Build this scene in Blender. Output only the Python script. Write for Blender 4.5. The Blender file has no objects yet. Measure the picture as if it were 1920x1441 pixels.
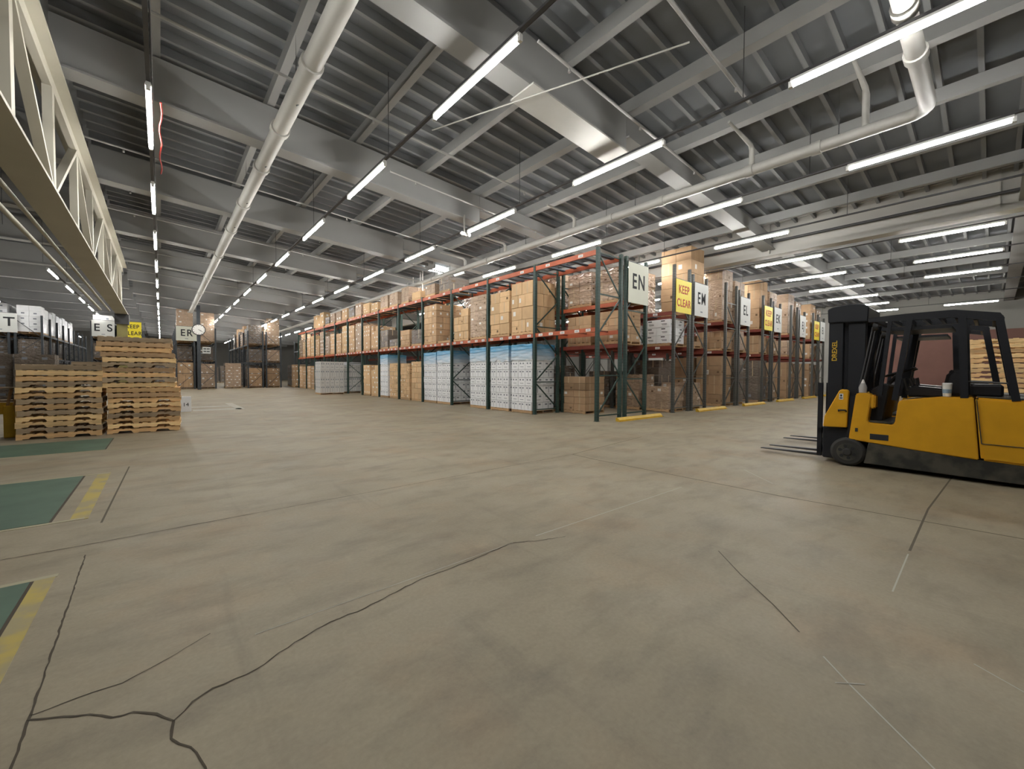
import bpy, bmesh, math, random
from mathutils import Vector, Matrix
random.seed(7)
R = math.radians
scene = bpy.context.scene
COL = scene.collection

# ------------------------------------------------------------------ camera, world, exposure
F_PX, YAW, PITCH, ROLL, HORIZON, CAM_H = 769.57, R(40.508), R(1.527), R(0.245), 700.0, 1.55
cam = bpy.data.cameras.new('camera')
cam.sensor_fit = 'HORIZONTAL'; cam.sensor_width = 36.0
cam.lens = F_PX / 1920.0 * 36.0
cam.clip_end = 300
cam_ob = bpy.data.objects.new('camera', cam); COL.objects.link(cam_ob)
cam_ob.location = (0, 0, CAM_H)
cam_ob.rotation_mode = 'QUATERNION'
cam_ob.rotation_quaternion = (Matrix.Rotation(-YAW, 3, 'Z') @ Matrix.Rotation(R(90) - PITCH, 3, 'X') @ Matrix.Rotation(ROLL, 3, 'Z')).to_quaternion()
scene.camera = cam_ob
world = bpy.data.worlds.new('world'); scene.world = world
world.use_nodes = True
world.node_tree.nodes['Background'].inputs[0].default_value = (0.6, 0.65, 0.7, 1)
world.node_tree.nodes['Background'].inputs[1].default_value = 0.05
vs = scene.view_settings
vs.view_transform = 'Standard'; vs.look = 'None'; vs.gamma = 1.0; vs.use_curve_mapping = False
vs.exposure = 1.15
TUBE_STRENGTH = 45.0
TUBE_COLOR = (1.0, 0.985, 0.95, 1)

def in_view(P):
    d = Vector(P) - Vector((0, 0, CAM_H))
    fw = Vector((math.sin(YAW), math.cos(YAW), 0)); rt = Vector((math.cos(YAW), -math.sin(YAW), 0))
    z = d.dot(fw)
    if z < 0.3: return False
    u = 960 + F_PX * d.dot(rt) / z; v = HORIZON - F_PX * d.z / z
    return -5 < u < 1925 and -5 < v < 1446
def depth(P):
    return P[0] * math.sin(YAW) + P[1] * math.cos(YAW)

# ------------------------------------------------------------------ materials
MATS = {}
def mat(name, color, rough=0.6, metal=0.0, var=0.0, vscale=3.0, rnd=0.0, bump=0.0, bscale=30.0, bdist=0.03, coat=0.0,
        color2=None, mixscale=None, emit=None, stretch=None, spec=0.4):
    if name in MATS: return MATS[name]
    m = bpy.data.materials.new(name); m.use_nodes = True
    nt = m.node_tree; N = nt.nodes; L = nt.links
    b = N['Principled BSDF']
    b.inputs['Roughness'].default_value = rough; b.inputs['Metallic'].default_value = metal
    b.inputs['Specular IOR Level'].default_value = spec
    if coat: b.inputs['Coat Weight'].default_value = coat; b.inputs['Coat Roughness'].default_value = 0.05
    tc = N.new('ShaderNodeTexCoord'); src = tc.outputs['Object']
    if stretch:
        mp = N.new('ShaderNodeMapping'); mp.inputs['Scale'].default_value = stretch
        L.new(src, mp.inputs[0]); src = mp.outputs[0]
    c = N.new('ShaderNodeRGB'); c.outputs[0].default_value = (*color, 1); out = c.outputs[0]
    if color2:
        n = N.new('ShaderNodeTexNoise'); n.inputs['Scale'].default_value = mixscale or vscale; n.inputs['Detail'].default_value = 5
        L.new(src, n.inputs['Vector'])
        cr = N.new('ShaderNodeValToRGB'); cr.color_ramp.elements[0].position = 0.42; cr.color_ramp.elements[1].position = 0.6
        L.new(n.outputs['Fac'], cr.inputs[0])
        mx = N.new('ShaderNodeMix'); mx.data_type = 'RGBA'
        L.new(cr.outputs[0], mx.inputs['Factor']); L.new(out, mx.inputs[6]); mx.inputs[7].default_value = (*color2, 1)
        out = mx.outputs[2]
    if var or rnd:
        val = None
        if var:
            n = N.new('ShaderNodeTexNoise'); n.inputs['Scale'].default_value = vscale; n.inputs['Detail'].default_value = 6
            L.new(src, n.inputs['Vector'])
            mr = N.new('ShaderNodeMapRange'); mr.inputs[1].default_value = 0.25; mr.inputs[2].default_value = 0.75
            mr.inputs[3].default_value = 1 - var; mr.inputs[4].default_value = 1 + var
            L.new(n.outputs['Fac'], mr.inputs[0]); val = mr.outputs[0]
        if rnd:
            oi = N.new('ShaderNodeObjectInfo')
            mr = N.new('ShaderNodeMapRange'); mr.inputs[3].default_value = 1 - rnd; mr.inputs[4].default_value = 1 + rnd
            L.new(oi.outputs['Random'], mr.inputs[0])
            if val:
                mm = N.new('ShaderNodeMath'); mm.operation = 'MULTIPLY'
                L.new(val, mm.inputs[0]); L.new(mr.outputs[0], mm.inputs[1]); val = mm.outputs[0]
            else: val = mr.outputs[0]
        vm = N.new('ShaderNodeVectorMath'); vm.operation = 'SCALE'
        L.new(out, vm.inputs[0]); L.new(val, vm.inputs['Scale']); out = vm.outputs[0]
    L.new(out, b.inputs['Base Color'])
    if bump:
        n = N.new('ShaderNodeTexNoise'); n.inputs['Scale'].default_value = bscale; n.inputs['Detail'].default_value = 4
        L.new(src, n.inputs['Vector'])
        bp = N.new('ShaderNodeBump'); bp.inputs['Strength'].default_value = bump; bp.inputs['Distance'].default_value = bdist
        L.new(n.outputs['Fac'], bp.inputs['Height']); L.new(bp.outputs[0], b.inputs['Normal'])
        if coat: L.new(bp.outputs[0], b.inputs['Coat Normal'])
    if emit:
        b.inputs['Emission Color'].default_value = emit[0]; b.inputs['Emission Strength'].default_value = emit[1]
    MATS[name] = m
    return m

def concrete():
    m = bpy.data.materials.new('concrete'); m.use_nodes = True
    nt = m.node_tree; N = nt.nodes; L = nt.links; b = N['Principled BSDF']
    tc = N.new('ShaderNodeTexCoord')
    def noise(scale, detail, sx=1, sy=1, rot=0):
        mp = N.new('ShaderNodeMapping'); mp.inputs['Scale'].default_value = (sx, sy, 1); mp.inputs['Rotation'].default_value = (0, 0, rot)
        L.new(tc.outputs['Object'], mp.inputs[0])
        n = N.new('ShaderNodeTexNoise'); n.inputs['Scale'].default_value = scale; n.inputs['Detail'].default_value = detail
        n.inputs['Roughness'].default_value = 0.62
        L.new(mp.outputs[0], n.inputs['Vector']); return n.outputs['Fac']
    def ramp(f, p0, c0, p1, c1):
        r = N.new('ShaderNodeValToRGB'); e = r.color_ramp.elements
        e[0].position = p0; e[0].color = (*c0, 1); e[1].position = p1; e[1].color = (*c1, 1)
        L.new(f, r.inputs[0]); return r.outputs[0]
    base = ramp(noise(0.45, 6), 0.35, (0.258, 0.218, 0.150), 0.65, (0.328, 0.284, 0.203))
    warm = ramp(noise(0.8, 5, 1, 1, 0.5), 0.5, (1, 1, 1), 0.72, (1.08, 0.97, 0.90))
    dirt = ramp(noise(1.3, 8, 1, 2.2, 0.6), 0.30, (0.74, 0.74, 0.75), 0.52, (1, 1, 1))
    light = ramp(noise(2.6, 8, 1, 1, 1.1), 0.60, (1, 1, 1), 0.78, (1.16, 1.14, 1.10))
    fine = ramp(noise(38, 6), 0.2, (0.88, 0.88, 0.88), 0.8, (1.10, 1.10, 1.10))
    tyre = ramp(noise(0.9, 5, 4.0, 0.35, -0.85), 0.60, (1, 1, 1), 0.74, (0.84, 0.84, 0.85))
    out = base
    for o in (warm, dirt, light, fine, tyre):
        mx = N.new('ShaderNodeMix'); mx.data_type = 'RGBA'; mx.blend_type = 'MULTIPLY'; mx.inputs['Factor'].default_value = 1
        mx.clamp_result = False
        L.new(out, mx.inputs[6]); L.new(o, mx.inputs[7]); out = mx.outputs[2]
    L.new(out, b.inputs['Base Color'])
    rg = N.new('ShaderNodeMapRange'); rg.inputs[3].default_value = 0.42; rg.inputs[4].default_value = 0.68
    L.new(noise(1.7, 5), rg.inputs[0]); L.new(rg.outputs[0], b.inputs['Roughness'])
    b.inputs['Specular IOR Level'].default_value = 0.35
    bp = N.new('ShaderNodeBump'); bp.inputs['Strength'].default_value = 0.12; bp.inputs['Distance'].default_value = 0.01
    L.new(noise(22, 6), bp.inputs['Height']); L.new(bp.outputs[0], b.inputs['Normal'])
    return m

M_FLOOR = concrete()
M_DECK = mat('roof_deck', (0.2052, 0.2166, 0.2318), 0.75, var=0.12, vscale=0.6)
M_JOIST = mat('roof_joist_paint', (0.2574, 0.2652, 0.2691), 0.65, var=0.06, vscale=1.0)
M_GIRDER = mat('girder_paint', (0.3198, 0.3214, 0.312), 0.6, var=0.07, vscale=0.7)
M_DEEP = mat('deep_beam_paint', (0.52, 0.51, 0.475), 0.6, var=0.06, vscale=0.6)
M_TRUSS = mat('truss_paint', (0.5084, 0.4838, 0.4018), 0.55, var=0.08, vscale=0.8)
M_PIPE = mat('pipe_paint', (0.4592, 0.451, 0.4182), 0.5, var=0.06, vscale=2)
M_THIN = mat('thin_pipe', (0.3825, 0.374, 0.357), 0.5)
M_WALL = mat('wall_paint', (0.28, 0.273, 0.252), 0.8, var=0.08, vscale=0.4)
M_BRICK = mat('brick_red_paint', (0.1955, 0.0978, 0.0782), 0.75, var=0.12, vscale=0.8)
M_RAIL = mat('strut_grey', (0.08, 0.08, 0.084), 0.5, metal=0.3)
M_HOUSING = mat('fixture_white', (0.75, 0.75, 0.73), 0.4)
M_TUBE = mat('tube_glow', (1, 1, 1), 0.5, emit=(TUBE_COLOR, TUBE_STRENGTH))
M_SKY = mat('skylight_glow', (1, 1, 1), 0.5, emit=((0.95, 1.0, 0.98, 1), 6.0))
M_GREEN = mat('rack_green', (0.024, 0.0528, 0.0432), 0.5, var=0.15, vscale=4, spec=0.4)
M_GREY = mat('rack_grey', (0.076, 0.0784, 0.0704), 0.5, var=0.15, vscale=4)
M_DKRACK = mat('rack_dark', (0.0455, 0.0525, 0.0595), 0.5, var=0.15, vscale=4)
M_ORANGE = mat('beam_orange', (0.425, 0.0978, 0.0382), 0.5, var=0.14, vscale=3)
M_ORANGE_SHADED = mat('beam_orange_shaded', (0.2025, 0.0413, 0.0263), 0.5, var=0.15, vscale=3)  # orange beam paint with shade put into the colour, giving red-brown
M_BLUEBAR = mat('cross_bar_blue', (0.03, 0.045, 0.07), 0.5)
M_WHITE = mat('label_white', (0.75, 0.74, 0.70), 0.6)
M_INK = mat('print_ink', (0.02, 0.022, 0.025), 0.7)
M_GREYINK = mat('print_grey', (0.22, 0.24, 0.27), 0.7)
M_CARD = [mat('cardboard_a', (0.5264, 0.3528, 0.2072), 0.8, var=0.09, vscale=4, rnd=0.15),
          mat('cardboard_b', (0.4, 0.265, 0.155), 0.8, var=0.09, vscale=4, rnd=0.16),
          mat('cardboard_c', (0.6095, 0.414, 0.23), 0.8, var=0.08, vscale=4, rnd=0.14)]
M_FILMCARD = mat('cardboard_in_film', (0.462, 0.33, 0.2255), 0.55, var=0.10, vscale=3, rnd=0.12, bump=1.0, bscale=5, bdist=0.10, coat=1.0, stretch=(1, 1, 2.2))
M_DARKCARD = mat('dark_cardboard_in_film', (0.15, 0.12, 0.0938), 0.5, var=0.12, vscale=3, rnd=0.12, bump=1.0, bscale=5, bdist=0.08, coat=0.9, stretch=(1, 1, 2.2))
M_WHITECARD = mat('white_carton', (0.826, 0.8378, 0.8496), 0.45, var=0.03, vscale=3, rnd=0.03, bump=0.3, bscale=5, coat=0.4)
M_GREYCARD = mat('grey_white_carton', (0.589, 0.589, 0.57), 0.5, var=0.03, vscale=3, rnd=0.03, bump=0.25, bscale=5, coat=0.3)
M_WHITEFILM = mat('white_stretch_film', (0.814, 0.825, 0.858), 0.35, var=0.08, vscale=2, bump=0.9, bscale=4, coat=0.8)
def blue_film():
    m = bpy.data.materials.new('blue_top_sheet'); m.use_nodes = True
    nt = m.node_tree; N = nt.nodes; L = nt.links; b = N['Principled BSDF']
    tc = N.new('ShaderNodeTexCoord'); mp = N.new('ShaderNodeMapping'); mp.inputs['Scale'].default_value = (1.2, 1.2, 6)
    L.new(tc.outputs['Object'], mp.inputs[0])
    n = N.new('ShaderNodeTexNoise'); n.inputs['Scale'].default_value = 1.6; n.inputs['Detail'].default_value = 4; L.new(mp.outputs[0], n.inputs['Vector'])
    sp = N.new('ShaderNodeSeparateXYZ'); L.new(tc.outputs['Generated'], sp.inputs[0])
    ma = N.new('ShaderNodeMath'); ma.operation = 'MULTIPLY_ADD'; ma.inputs[1].default_value = 0.9; L.new(n.outputs['Fac'], ma.inputs[0]); 
    sb = N.new('ShaderNodeMath'); sb.operation = 'SUBTRACT'; sb.inputs[1].default_value = 0.45; L.new(sp.outputs['Z'], sb.inputs[0]); L.new(sb.outputs[0], ma.inputs[2])
    cr = N.new('ShaderNodeValToRGB'); e = cr.color_ramp.elements
    e[0].position = 0.05; e[0].color = (0.60, 0.66, 0.70, 1); e[1].position = 0.85; e[1].color = (0.07, 0.30, 0.52, 1)
    L.new(ma.outputs[0], cr.inputs[0]); L.new(cr.outputs[0], b.inputs['Base Color'])
    b.inputs['Roughness'].default_value = 0.3; b.inputs['Coat Weight'].default_value = 0.6; b.inputs['Coat Roughness'].default_value = 0.15
    bp = N.new('ShaderNodeBump'); bp.inputs['Strength'].default_value = 0.8; bp.inputs['Distance'].default_value = 0.06
    L.new(n.outputs['Fac'], bp.inputs['Height']); L.new(bp.outputs[0], b.inputs['Normal']); L.new(bp.outputs[0], b.inputs['Coat Normal'])
    return m
M_BLUEFILM = blue_film()
M_TAPE = mat('carton_tape', (0.50, 0.38, 0.24), 0.35)
M_SEAM = mat('carton_seam', (0.16, 0.10, 0.055), 0.9)
M_WOOD = [mat('pallet_wood_%s' % n, c, 0.85, var=0.22, vscale=3, rnd=0.22, stretch=(1.2, 9, 9), bump=0.3, bscale=8)
          for n, c in (('tan', (0.72, 0.465, 0.225)), ('grey', (0.41, 0.31, 0.20)), ('honey', (0.88, 0.62, 0.31)), ('brown', (0.50, 0.33, 0.18)))]
M_WOODRED = mat('pallet_wood_red', (0.42, 0.10, 0.06), 0.85, var=0.2, vscale=3, stretch=(1.2, 9, 9))
M_YELLOW = mat('safety_yellow', (0.594, 0.378, 0.0315), 0.5, var=0.12, vscale=5)
M_SIGN = mat('sign_cream', (0.644, 0.6532, 0.552), 0.55, var=0.03, vscale=2)
M_SIGNW = mat('sign_white', (0.6256, 0.6348, 0.6072), 0.55, var=0.03, vscale=2)
M_SIGNY = mat('sign_yellow', (0.86, 0.70, 0.03), 0.5)
M_RED = mat('sign_red', (0.50, 0.05, 0.02), 0.6)
M_TRUCK = mat('truck_yellow', (0.672, 0.3472, 0.0134), 0.42, var=0.10, vscale=3, spec=0.4)
M_TRUCKD = mat('truck_black', (0.0096, 0.0112, 0.016), 0.45, spec=0.4)
M_SKIRT = mat('truck_skirt', (0.028, 0.0288, 0.0256), 0.55, color2=(0.075, 0.07, 0.055), mixscale=4)
M_RUBBER = mat('rubber', (0.035, 0.034, 0.032), 0.8)
M_STEEL = mat('fork_steel', (0.07, 0.07, 0.072), 0.45, metal=0.6)
M_VINYL = mat('seat_vinyl', (0.010, 0.010, 0.013), 0.5)
M_DOCK = mat('dock_green', (0.08, 0.132, 0.092), 0.6, var=0.2, vscale=2)
M_LINEY = mat('floor_yellow', (0.437, 0.342, 0.095), 0.7, color2=(0.34, 0.29, 0.16), mixscale=5)
M_LINEC = mat('floor_cream', (0.378, 0.342, 0.234), 0.7)
M_LINEW = mat('floor_chalk', (0.437, 0.418, 0.361), 0.8)
M_CRACK = mat('crack_dark', (0.075, 0.062, 0.045), 0.95)
M_JOINT = mat('joint_dark', (0.115, 0.098, 0.072), 0.95)
M_OLIVE = mat('column_olive', (0.255, 0.221, 0.085), 0.6, var=0.1, vscale=2)
M_CREAM = mat('column_cream', (0.4, 0.368, 0.24), 0.65, var=0.06, vscale=1)

# ------------------------------------------------------------------ mesh helpers
class MB:
    def __init__(s): s.v = []; s.f = []; s.m = []; s.smooth = []
    def add(s, vs, fs, mi=0, sm=False):
        o = len(s.v); s.v += [tuple(p) for p in vs]
        for f in fs: s.f.append(tuple(i + o for i in f)); s.m.append(mi); s.smooth.append(sm)
        return s
    def box(s, x0, x1, y0, y1, z0, z1, mi=0):
        return s.add([(x0, y0, z0), (x1, y0, z0), (x1, y1, z0), (x0, y1, z0), (x0, y0, z1), (x1, y0, z1), (x1, y1, z1), (x0, y1, z1)],
              [(0, 3, 2, 1), (4, 5, 6, 7), (0, 1, 5, 4), (1, 2, 6, 5), (2, 3, 7, 6), (3, 0, 4, 7)], mi)
    def bar(s, p0, p1, w, h, mi=0, up=(0, 0, 1)):
        p0 = Vector(p0); p1 = Vector(p1); d = (p1 - p0).normalized(); u = Vector(up)
        if abs(d.dot(u)) > 0.99: u = Vector((0, 1, 0))
        a = d.cross(u).normalized() * w / 2; b = a.cross(d).normalized() * h / 2
        vs = [p + q for p in (p0, p1) for q in (-a - b, a - b, a + b, -a + b)]
        return s.add(vs, [(0, 3, 2, 1), (4, 5, 6, 7), (0, 1, 5, 4), (1, 2, 6, 5), (2, 3, 7, 6), (3, 0, 4, 7)], mi)
    def tube(s, pts, r, n=10, mi=0, cap=True):
        pts = [Vector(p) for p in pts]; rs = r if isinstance(r, (list, tuple)) else [r] * len(pts)
        vs = []; fs = []
        ref = None
        for i, p in enumerate(pts):
            d = (pts[min(i + 1, len(pts) - 1)] - pts[max(i - 1, 0)]).normalized()
            if ref is None: ref = Vector((0, 0, 1)) if abs(d.z) < 0.9 else Vector((0, 1, 0))
            a = d.cross(ref).normalized(); b = a.cross(d).normalized()
            for k in range(n):
                t = 2 * math.pi * k / n; vs.append(p + (a * math.cos(t) + b * math.sin(t)) * rs[i])
        for i in range(len(pts) - 1):
            for k in range(n):
                fs.append((i * n + k, i * n + (k + 1) % n, (i + 1) * n + (k + 1) % n, (i + 1) * n + k))
        s.add(vs, fs, mi, True)
        if cap:
            s.add(vs[:n], [tuple(range(n))], mi); s.add(vs[-n:], [tuple(reversed(range(n)))], mi)
        return s
    def prism(s, poly, a0, a1, axis='x', mi=0):
        """poly: list of 2-D points; extruded from a0 to a1 along axis (x: (y,z); y: (x,z); z: (x,y))."""
        def P(p, a): return {'x': (a, p[0], p[1]), 'y': (p[0], a, p[1]), 'z': (p[0], p[1], a)}[axis]
        n = len(poly)
        vs = [P(p, a0) for p in poly] + [P(p, a1) for p in poly]
        fs = [tuple(reversed(range(n))), tuple(range(n, 2 * n))] + [(i, (i + 1) % n, n + (i + 1) % n, n + i) for i in range(n)]
        return s.add(vs, fs, mi)
    def mesh(s, name, mats, bevel=0.0, seg=1):
        me = bpy.data.meshes.new(name)
        me.from_pydata(s.v, [], s.f)
        for m in (mats if isinstance(mats, (list, tuple)) else [mats]): me.materials.append(m)
        me.polygons.foreach_set('material_index', s.m)
        me.polygons.foreach_set('use_smooth', s.smooth)
        bm = bmesh.new(); bm.from_mesh(me)
        bmesh.ops.recalc_face_normals(bm, faces=bm.faces)
        if bevel:
            bmesh.ops.bevel(bm, geom=[e for e in bm.edges if e.is_manifold and e.calc_face_angle(0) > 0.35], offset=bevel, segments=seg, affect='EDGES', clamp_overlap=True)
        bm.to_mesh(me); bm.free(); me.update()
        return me

def new(name, me, parent=None, loc=(0, 0, 0), rot=(0, 0, 0)):
    o = bpy.data.objects.new(name, me); COL.objects.link(o)
    o.parent = parent; o.location = loc; o.rotation_euler = rot
    return o
def tag(o, label, cat, group=None, kind=None):
    o['label'] = label; o['category'] = cat
    if group: o['group'] = group
    if kind: o['kind'] = kind
    return o
def thing(name, label, cat, loc=(0, 0, 0), rz=0.0, group=None, kind=None):
    return tag(new(name, None, None, loc, (0, 0, rz)), label, cat, group, kind)
def copy_tree(o, parent=None):
    c = o.copy(); COL.objects.link(c); c.parent = parent
    for ch in o.children: copy_tree(ch, c)
    return c
def text_mesh(body, size, m, extrude=0.004, bold=0.0, sx=1.0, space=1.0):
    cu = bpy.data.curves.new('lettering', 'FONT'); cu.body = body; cu.size = size; cu.extrude = extrude
    cu.space_character = space; cu.align_x = 'CENTER'; cu.align_y = 'CENTER'; cu.offset = bold
    o = bpy.data.objects.new('tmp_text', cu); COL.objects.link(o)
    dg = bpy.context.evaluated_depsgraph_get()
    me = bpy.data.meshes.new_from_object(o.evaluated_get(dg))
    bpy.data.objects.remove(o); bpy.data.curves.remove(cu)
    me.materials.clear(); me.materials.append(m)
    if sx != 1.0:
        for v in me.vertices: v.co.x *= sx
    return me
ORD = 'first second third fourth fifth sixth seventh eighth ninth tenth eleventh twelfth thirteenth fourteenth fifteenth sixteenth seventeenth eighteenth nineteenth twentieth'.split()

# ------------------------------------------------------------------ the building
SL = 0.065
XT, XB = -1.62, 19.3              # truss line, deep beam line
Y0, Y1, XL, XR = -9.0, 98.0, -24.0, 46.0
def zroof(x):
    if x < XT: return 9.0 - SL * XT
    if x > XB: return 7.8
    return 9.0 - SL * x
floor = tag(new('floor', MB().box(XL, XR, Y0, Y1, -0.3, 0).mesh('floor', M_FLOOR)), 'worn grey concrete warehouse floor', 'floor', kind='structure')
mb = MB()
prof = [(XL, zroof(XL)), (XT, zroof(XT)), (XB, 9.0 - SL * XB), (XB + 0.01, 7.8), (XR, 7.8), (XR, 8.6), (XT, 9.6), (XL, 9.6)]
mb.prism(prof, Y0, Y1, 'y')
ceiling = tag(new('ceiling', mb.mesh('ceiling', M_DECK)), 'grey corrugated metal roof deck over the warehouse', 'ceiling', kind='structure')
for nm, b, lab in (('wall_left', (XL - 0.3, XL, Y0, Y1), 'dim wall beyond the racks past the truss'),
                   ('wall_back', (XL, XR, Y1, Y1 + 0.3), 'far end wall behind the racks'),
                   ('wall_front', (XL, XR, Y0 - 0.3, Y0), 'wall behind the viewer')):
    tag(new(nm, MB().box(*b, 0, 9.6).mesh(nm, M_WALL)), lab, 'wall', kind='structure')
wr = tag(new('wall_right', MB().box(XR, XR + 0.3, Y0, Y1, 0, 8.6).mesh('wall_right', M_WALL)), 'grey wall far behind the forklifts', 'wall', kind='structure')
new('wainscot', MB().box(XR - 0.06, XR, Y0, 8.5, 0.0, 4.9).mesh('wainscot', M_BRICK), wr)['label'] = 'brick red lower part of the wall'

# roof joists (children of the ceiling)
JS = 0.61
def sloped(mb, x0, x1, y0, y1, d0, d1, fn=zroof, mi=0):
    vs = []
    for x in (x0, x1):
        for (y, d) in ((y0, d1), (y1, d1), (y1, d0), (y0, d0)): vs.append((x, y, fn(x) - d))
    return mb.add(vs, [(0, 1, 2, 3), (7, 6, 5, 4), (0, 4, 5, 1), (1, 5, 6, 2), (2, 6, 7, 3), (3, 7, 4, 0)], mi)
jm = sloped(MB(), XT, XB - 0.1, -0.045, 0.045, 0.0, 0.20, lambda x: 9.0 - SL * x).mesh('roof_joist', M_JOIST)
jr = MB().box(XB + 0.2, XR, -0.045, 0.045, 7.6, 7.8).mesh('roof_joist', M_JOIST)
jl = MB().box(XL, XT - 0.1, -0.045, 0.045, zroof(XL) - 0.2, zroof(XL)).mesh('roof_joist', M_JOIST)
for i in range(-2, 76):
    y = i * JS + 0.3
    new('roof_joist', jm, ceiling, (0, y, 0))
    if y < 26: new('roof_joist', jr, ceiling, (0, y, 0))
for i in range(30, 110, 2): new('roof_joist', jl, ceiling, (0, i * JS, 0))
# purlins along the hall
for i in range(0, 9):
    x = 2.22 * i + 0.0
    z = zroof(x) - 0.2
    w = 0.26 if i in (4, 5) else 0.17
    mb = MB().box(x - w / 2, x + w / 2, Y0, 90, z - 0.30, z)
    new('roof_purlin', mb.mesh('roof_purlin', M_GIRDER), ceiling)
for x in (23.5, 27.6, 31.7, 35.8, 39.9):
    new('roof_purlin', MB().box(x - 0.09, x + 0.09, Y0, 40, 7.3, 7.6).mesh('roof_purlin', M_GIRDER), ceiling)
# girders across the hall
def girder(name, x0, x1, y, fb, ft, label):
    mb = MB()
    def add(ya, yb, f0, f1):
        vs = []
        for x in (x0, x1):
            vs += [(x, ya, f0(x)), (x, yb, f0(x)), (x, yb, f1(x)), (x, ya, f1(x))]
        mb.add(vs, [(0, 1, 2, 3), (7, 6, 5, 4), (0, 4, 5, 1), (1, 5, 6, 2), (2, 6, 7, 3), (3, 7, 4, 0)])
    add(y - 0.16, y + 0.16, fb, ft)
    g = tag(new(name, mb.mesh(name, M_GIRDER)), label, 'girder', 'roof girders across the hall', 'structure')
    mb2 = MB()
    vs = []
    for x in (x0, x1):
        vs += [(x, y - 0.24, fb(x) - 0.05), (x, y + 0.24, fb(x) - 0.05), (x, y + 0.24, fb(x) - 0.005), (x, y - 0.24, fb(x) - 0.005)]
    mb2.add(vs, [(0, 1, 2, 3), (7, 6, 5, 4), (0, 4, 5, 1), (1, 5, 6, 2), (2, 6, 7, 3), (3, 7, 4, 0)])
    new('bottom_flange', mb2.mesh('bottom_flange', M_GIRDER), g)
    return g
fb = lambda x: 7.50 - SL * x
fb2 = lambda x: 7.95 - SL * x
ft = lambda x: 8.45 - SL * x
XS = 8.75
for k in range(-1, 16):
    y = 6.1 * k + 0.03 if k else -0.62
    girder('roof_girder', XT + 0.05, XS, y, fb, ft, ('deep pale roof girder, %s across the hall from the viewer' % ORD[k - 1]) if k > 0 else 'deep pale roof girder above or behind the viewer')
    girder('roof_girder', XS + 0.01, XB - 0.15, y, fb2, ft, ('shallower end of the %s roof girder, over the orange rack side' % ORD[k - 1]) if k > 0 else 'shallower girder end at the edge of the picture')
    if k >= 3: girder('roof_girder', XL, XT - 0.15, y, lambda x: 7.9, lambda x: 8.95, 'pale roof girder beyond the truss, %s bay down the hall' % ORD[k - 1])
    if -1 < k < 6: girder('roof_girder', XB + 0.2, XR, y, lambda x: 6.95, lambda x: 7.62, 'pale roof girder over the cross racks, %s from the edge' % ORD[k])
# splice plate under the near girder
mb = MB()
for xa, xb_ in ((5.45, 8.75),):
    vs = []
    for x in (xa, xb_):
        vs += [(x, 6.13 - 0.34, fb(x) - 0.09), (x, 6.13 + 0.34, fb(x) - 0.09), (x, 6.13 + 0.34, fb(x) - 0.055), (x, 6.13 - 0.34, fb(x) - 0.055)]
    mb.add(vs, [(0, 1, 2, 3), (7, 6, 5, 4), (0, 4, 5, 1), (1, 5, 6, 2), (2, 6, 7, 3), (3, 7, 4, 0)])
tag(new('splice_plate', mb.mesh('splice_plate', M_PIPE)), 'pale steel plates under the nearest girder', 'plate', kind='structure')
# deep beam along the hall over the racks
mb = MB().box(XB - 0.12, XB + 0.12, Y0, 66, 6.50, 7.85)
db = tag(new('deep_beam', mb.mesh('deep_beam', M_DEEP)), 'deep pale beam running along the hall above the cross racks', 'beam', kind='structure')
new('bottom_flange', MB().box(XB - 0.26, XB + 0.26, Y0, 66, 6.43, 6.50).mesh('bottom_flange', M_DEEP), db)
new('top_flange', MB().box(XB - 0.26, XB + 0.26, Y0, 66, 7.70, 7.76).mesh('top_flange', M_DEEP), db)
new('conduit', MB().tube([(XB - 0.32, Y0, 6.95), (XB - 0.32, 30, 6.95)], 0.05, 8).mesh('conduit', M_RAIL), db)
for i in range(-4, 22):
    if i % 2 == 0: new('stiffener', MB().box(XB - 0.24, XB - 0.12, 3.05 * i - 0.03, 3.05 * i + 0.03, 6.5, 7.7).mesh('stiffener', M_DEEP), db)
# columns
def column(name, x, y, w, zt, m, m2, label, zs=None):
    mb = MB().box(x - w / 2, x + w / 2, y - w / 2, y - w / 2 + 0.04, 0, zt).box(x - w / 2, x + w / 2, y + w / 2 - 0.04, y + w / 2, 0, zt).box(x - 0.03, x + 0.03, y - w / 2 + 0.04, y + w / 2 - 0.04, 0, zt)
    c = tag(new(name, mb.mesh(name, m)), label, 'column', kind='structure')
    new('base_plate', MB().box(x - w / 2 - 0.1, x + w / 2 + 0.1, y - w / 2 - 0.1, y + w / 2 + 0.1, 0.0, 0.03).mesh('base_plate', m), c)
    new('cap_bracket', MB().box(x - w / 2 - 0.08, x + w / 2 + 0.08, y - w / 2 - 0.08, y + w / 2 + 0.08, zt - 0.55, zt).mesh('cap_bracket', m2), c)
    return c
column('steel_column', XT, 31.6, 0.42, 4.74, M_OLIVE, M_RAIL, 'olive yellow steel column under the far end of the truss')
column('steel_column', XB, 12.0, 0.36, 6.43, M_RAIL, M_RAIL, 'dark steel column standing between the cross racks under the deep beam')
c = tag(new('steel_column', MB().box(18.75, 19.55, -1.35, -0.62, 0, 7.7).mesh('steel_column', M_CREAM)), 'cream column beside the tall pallet stack behind the forklifts', 'column', kind='structure')
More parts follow.
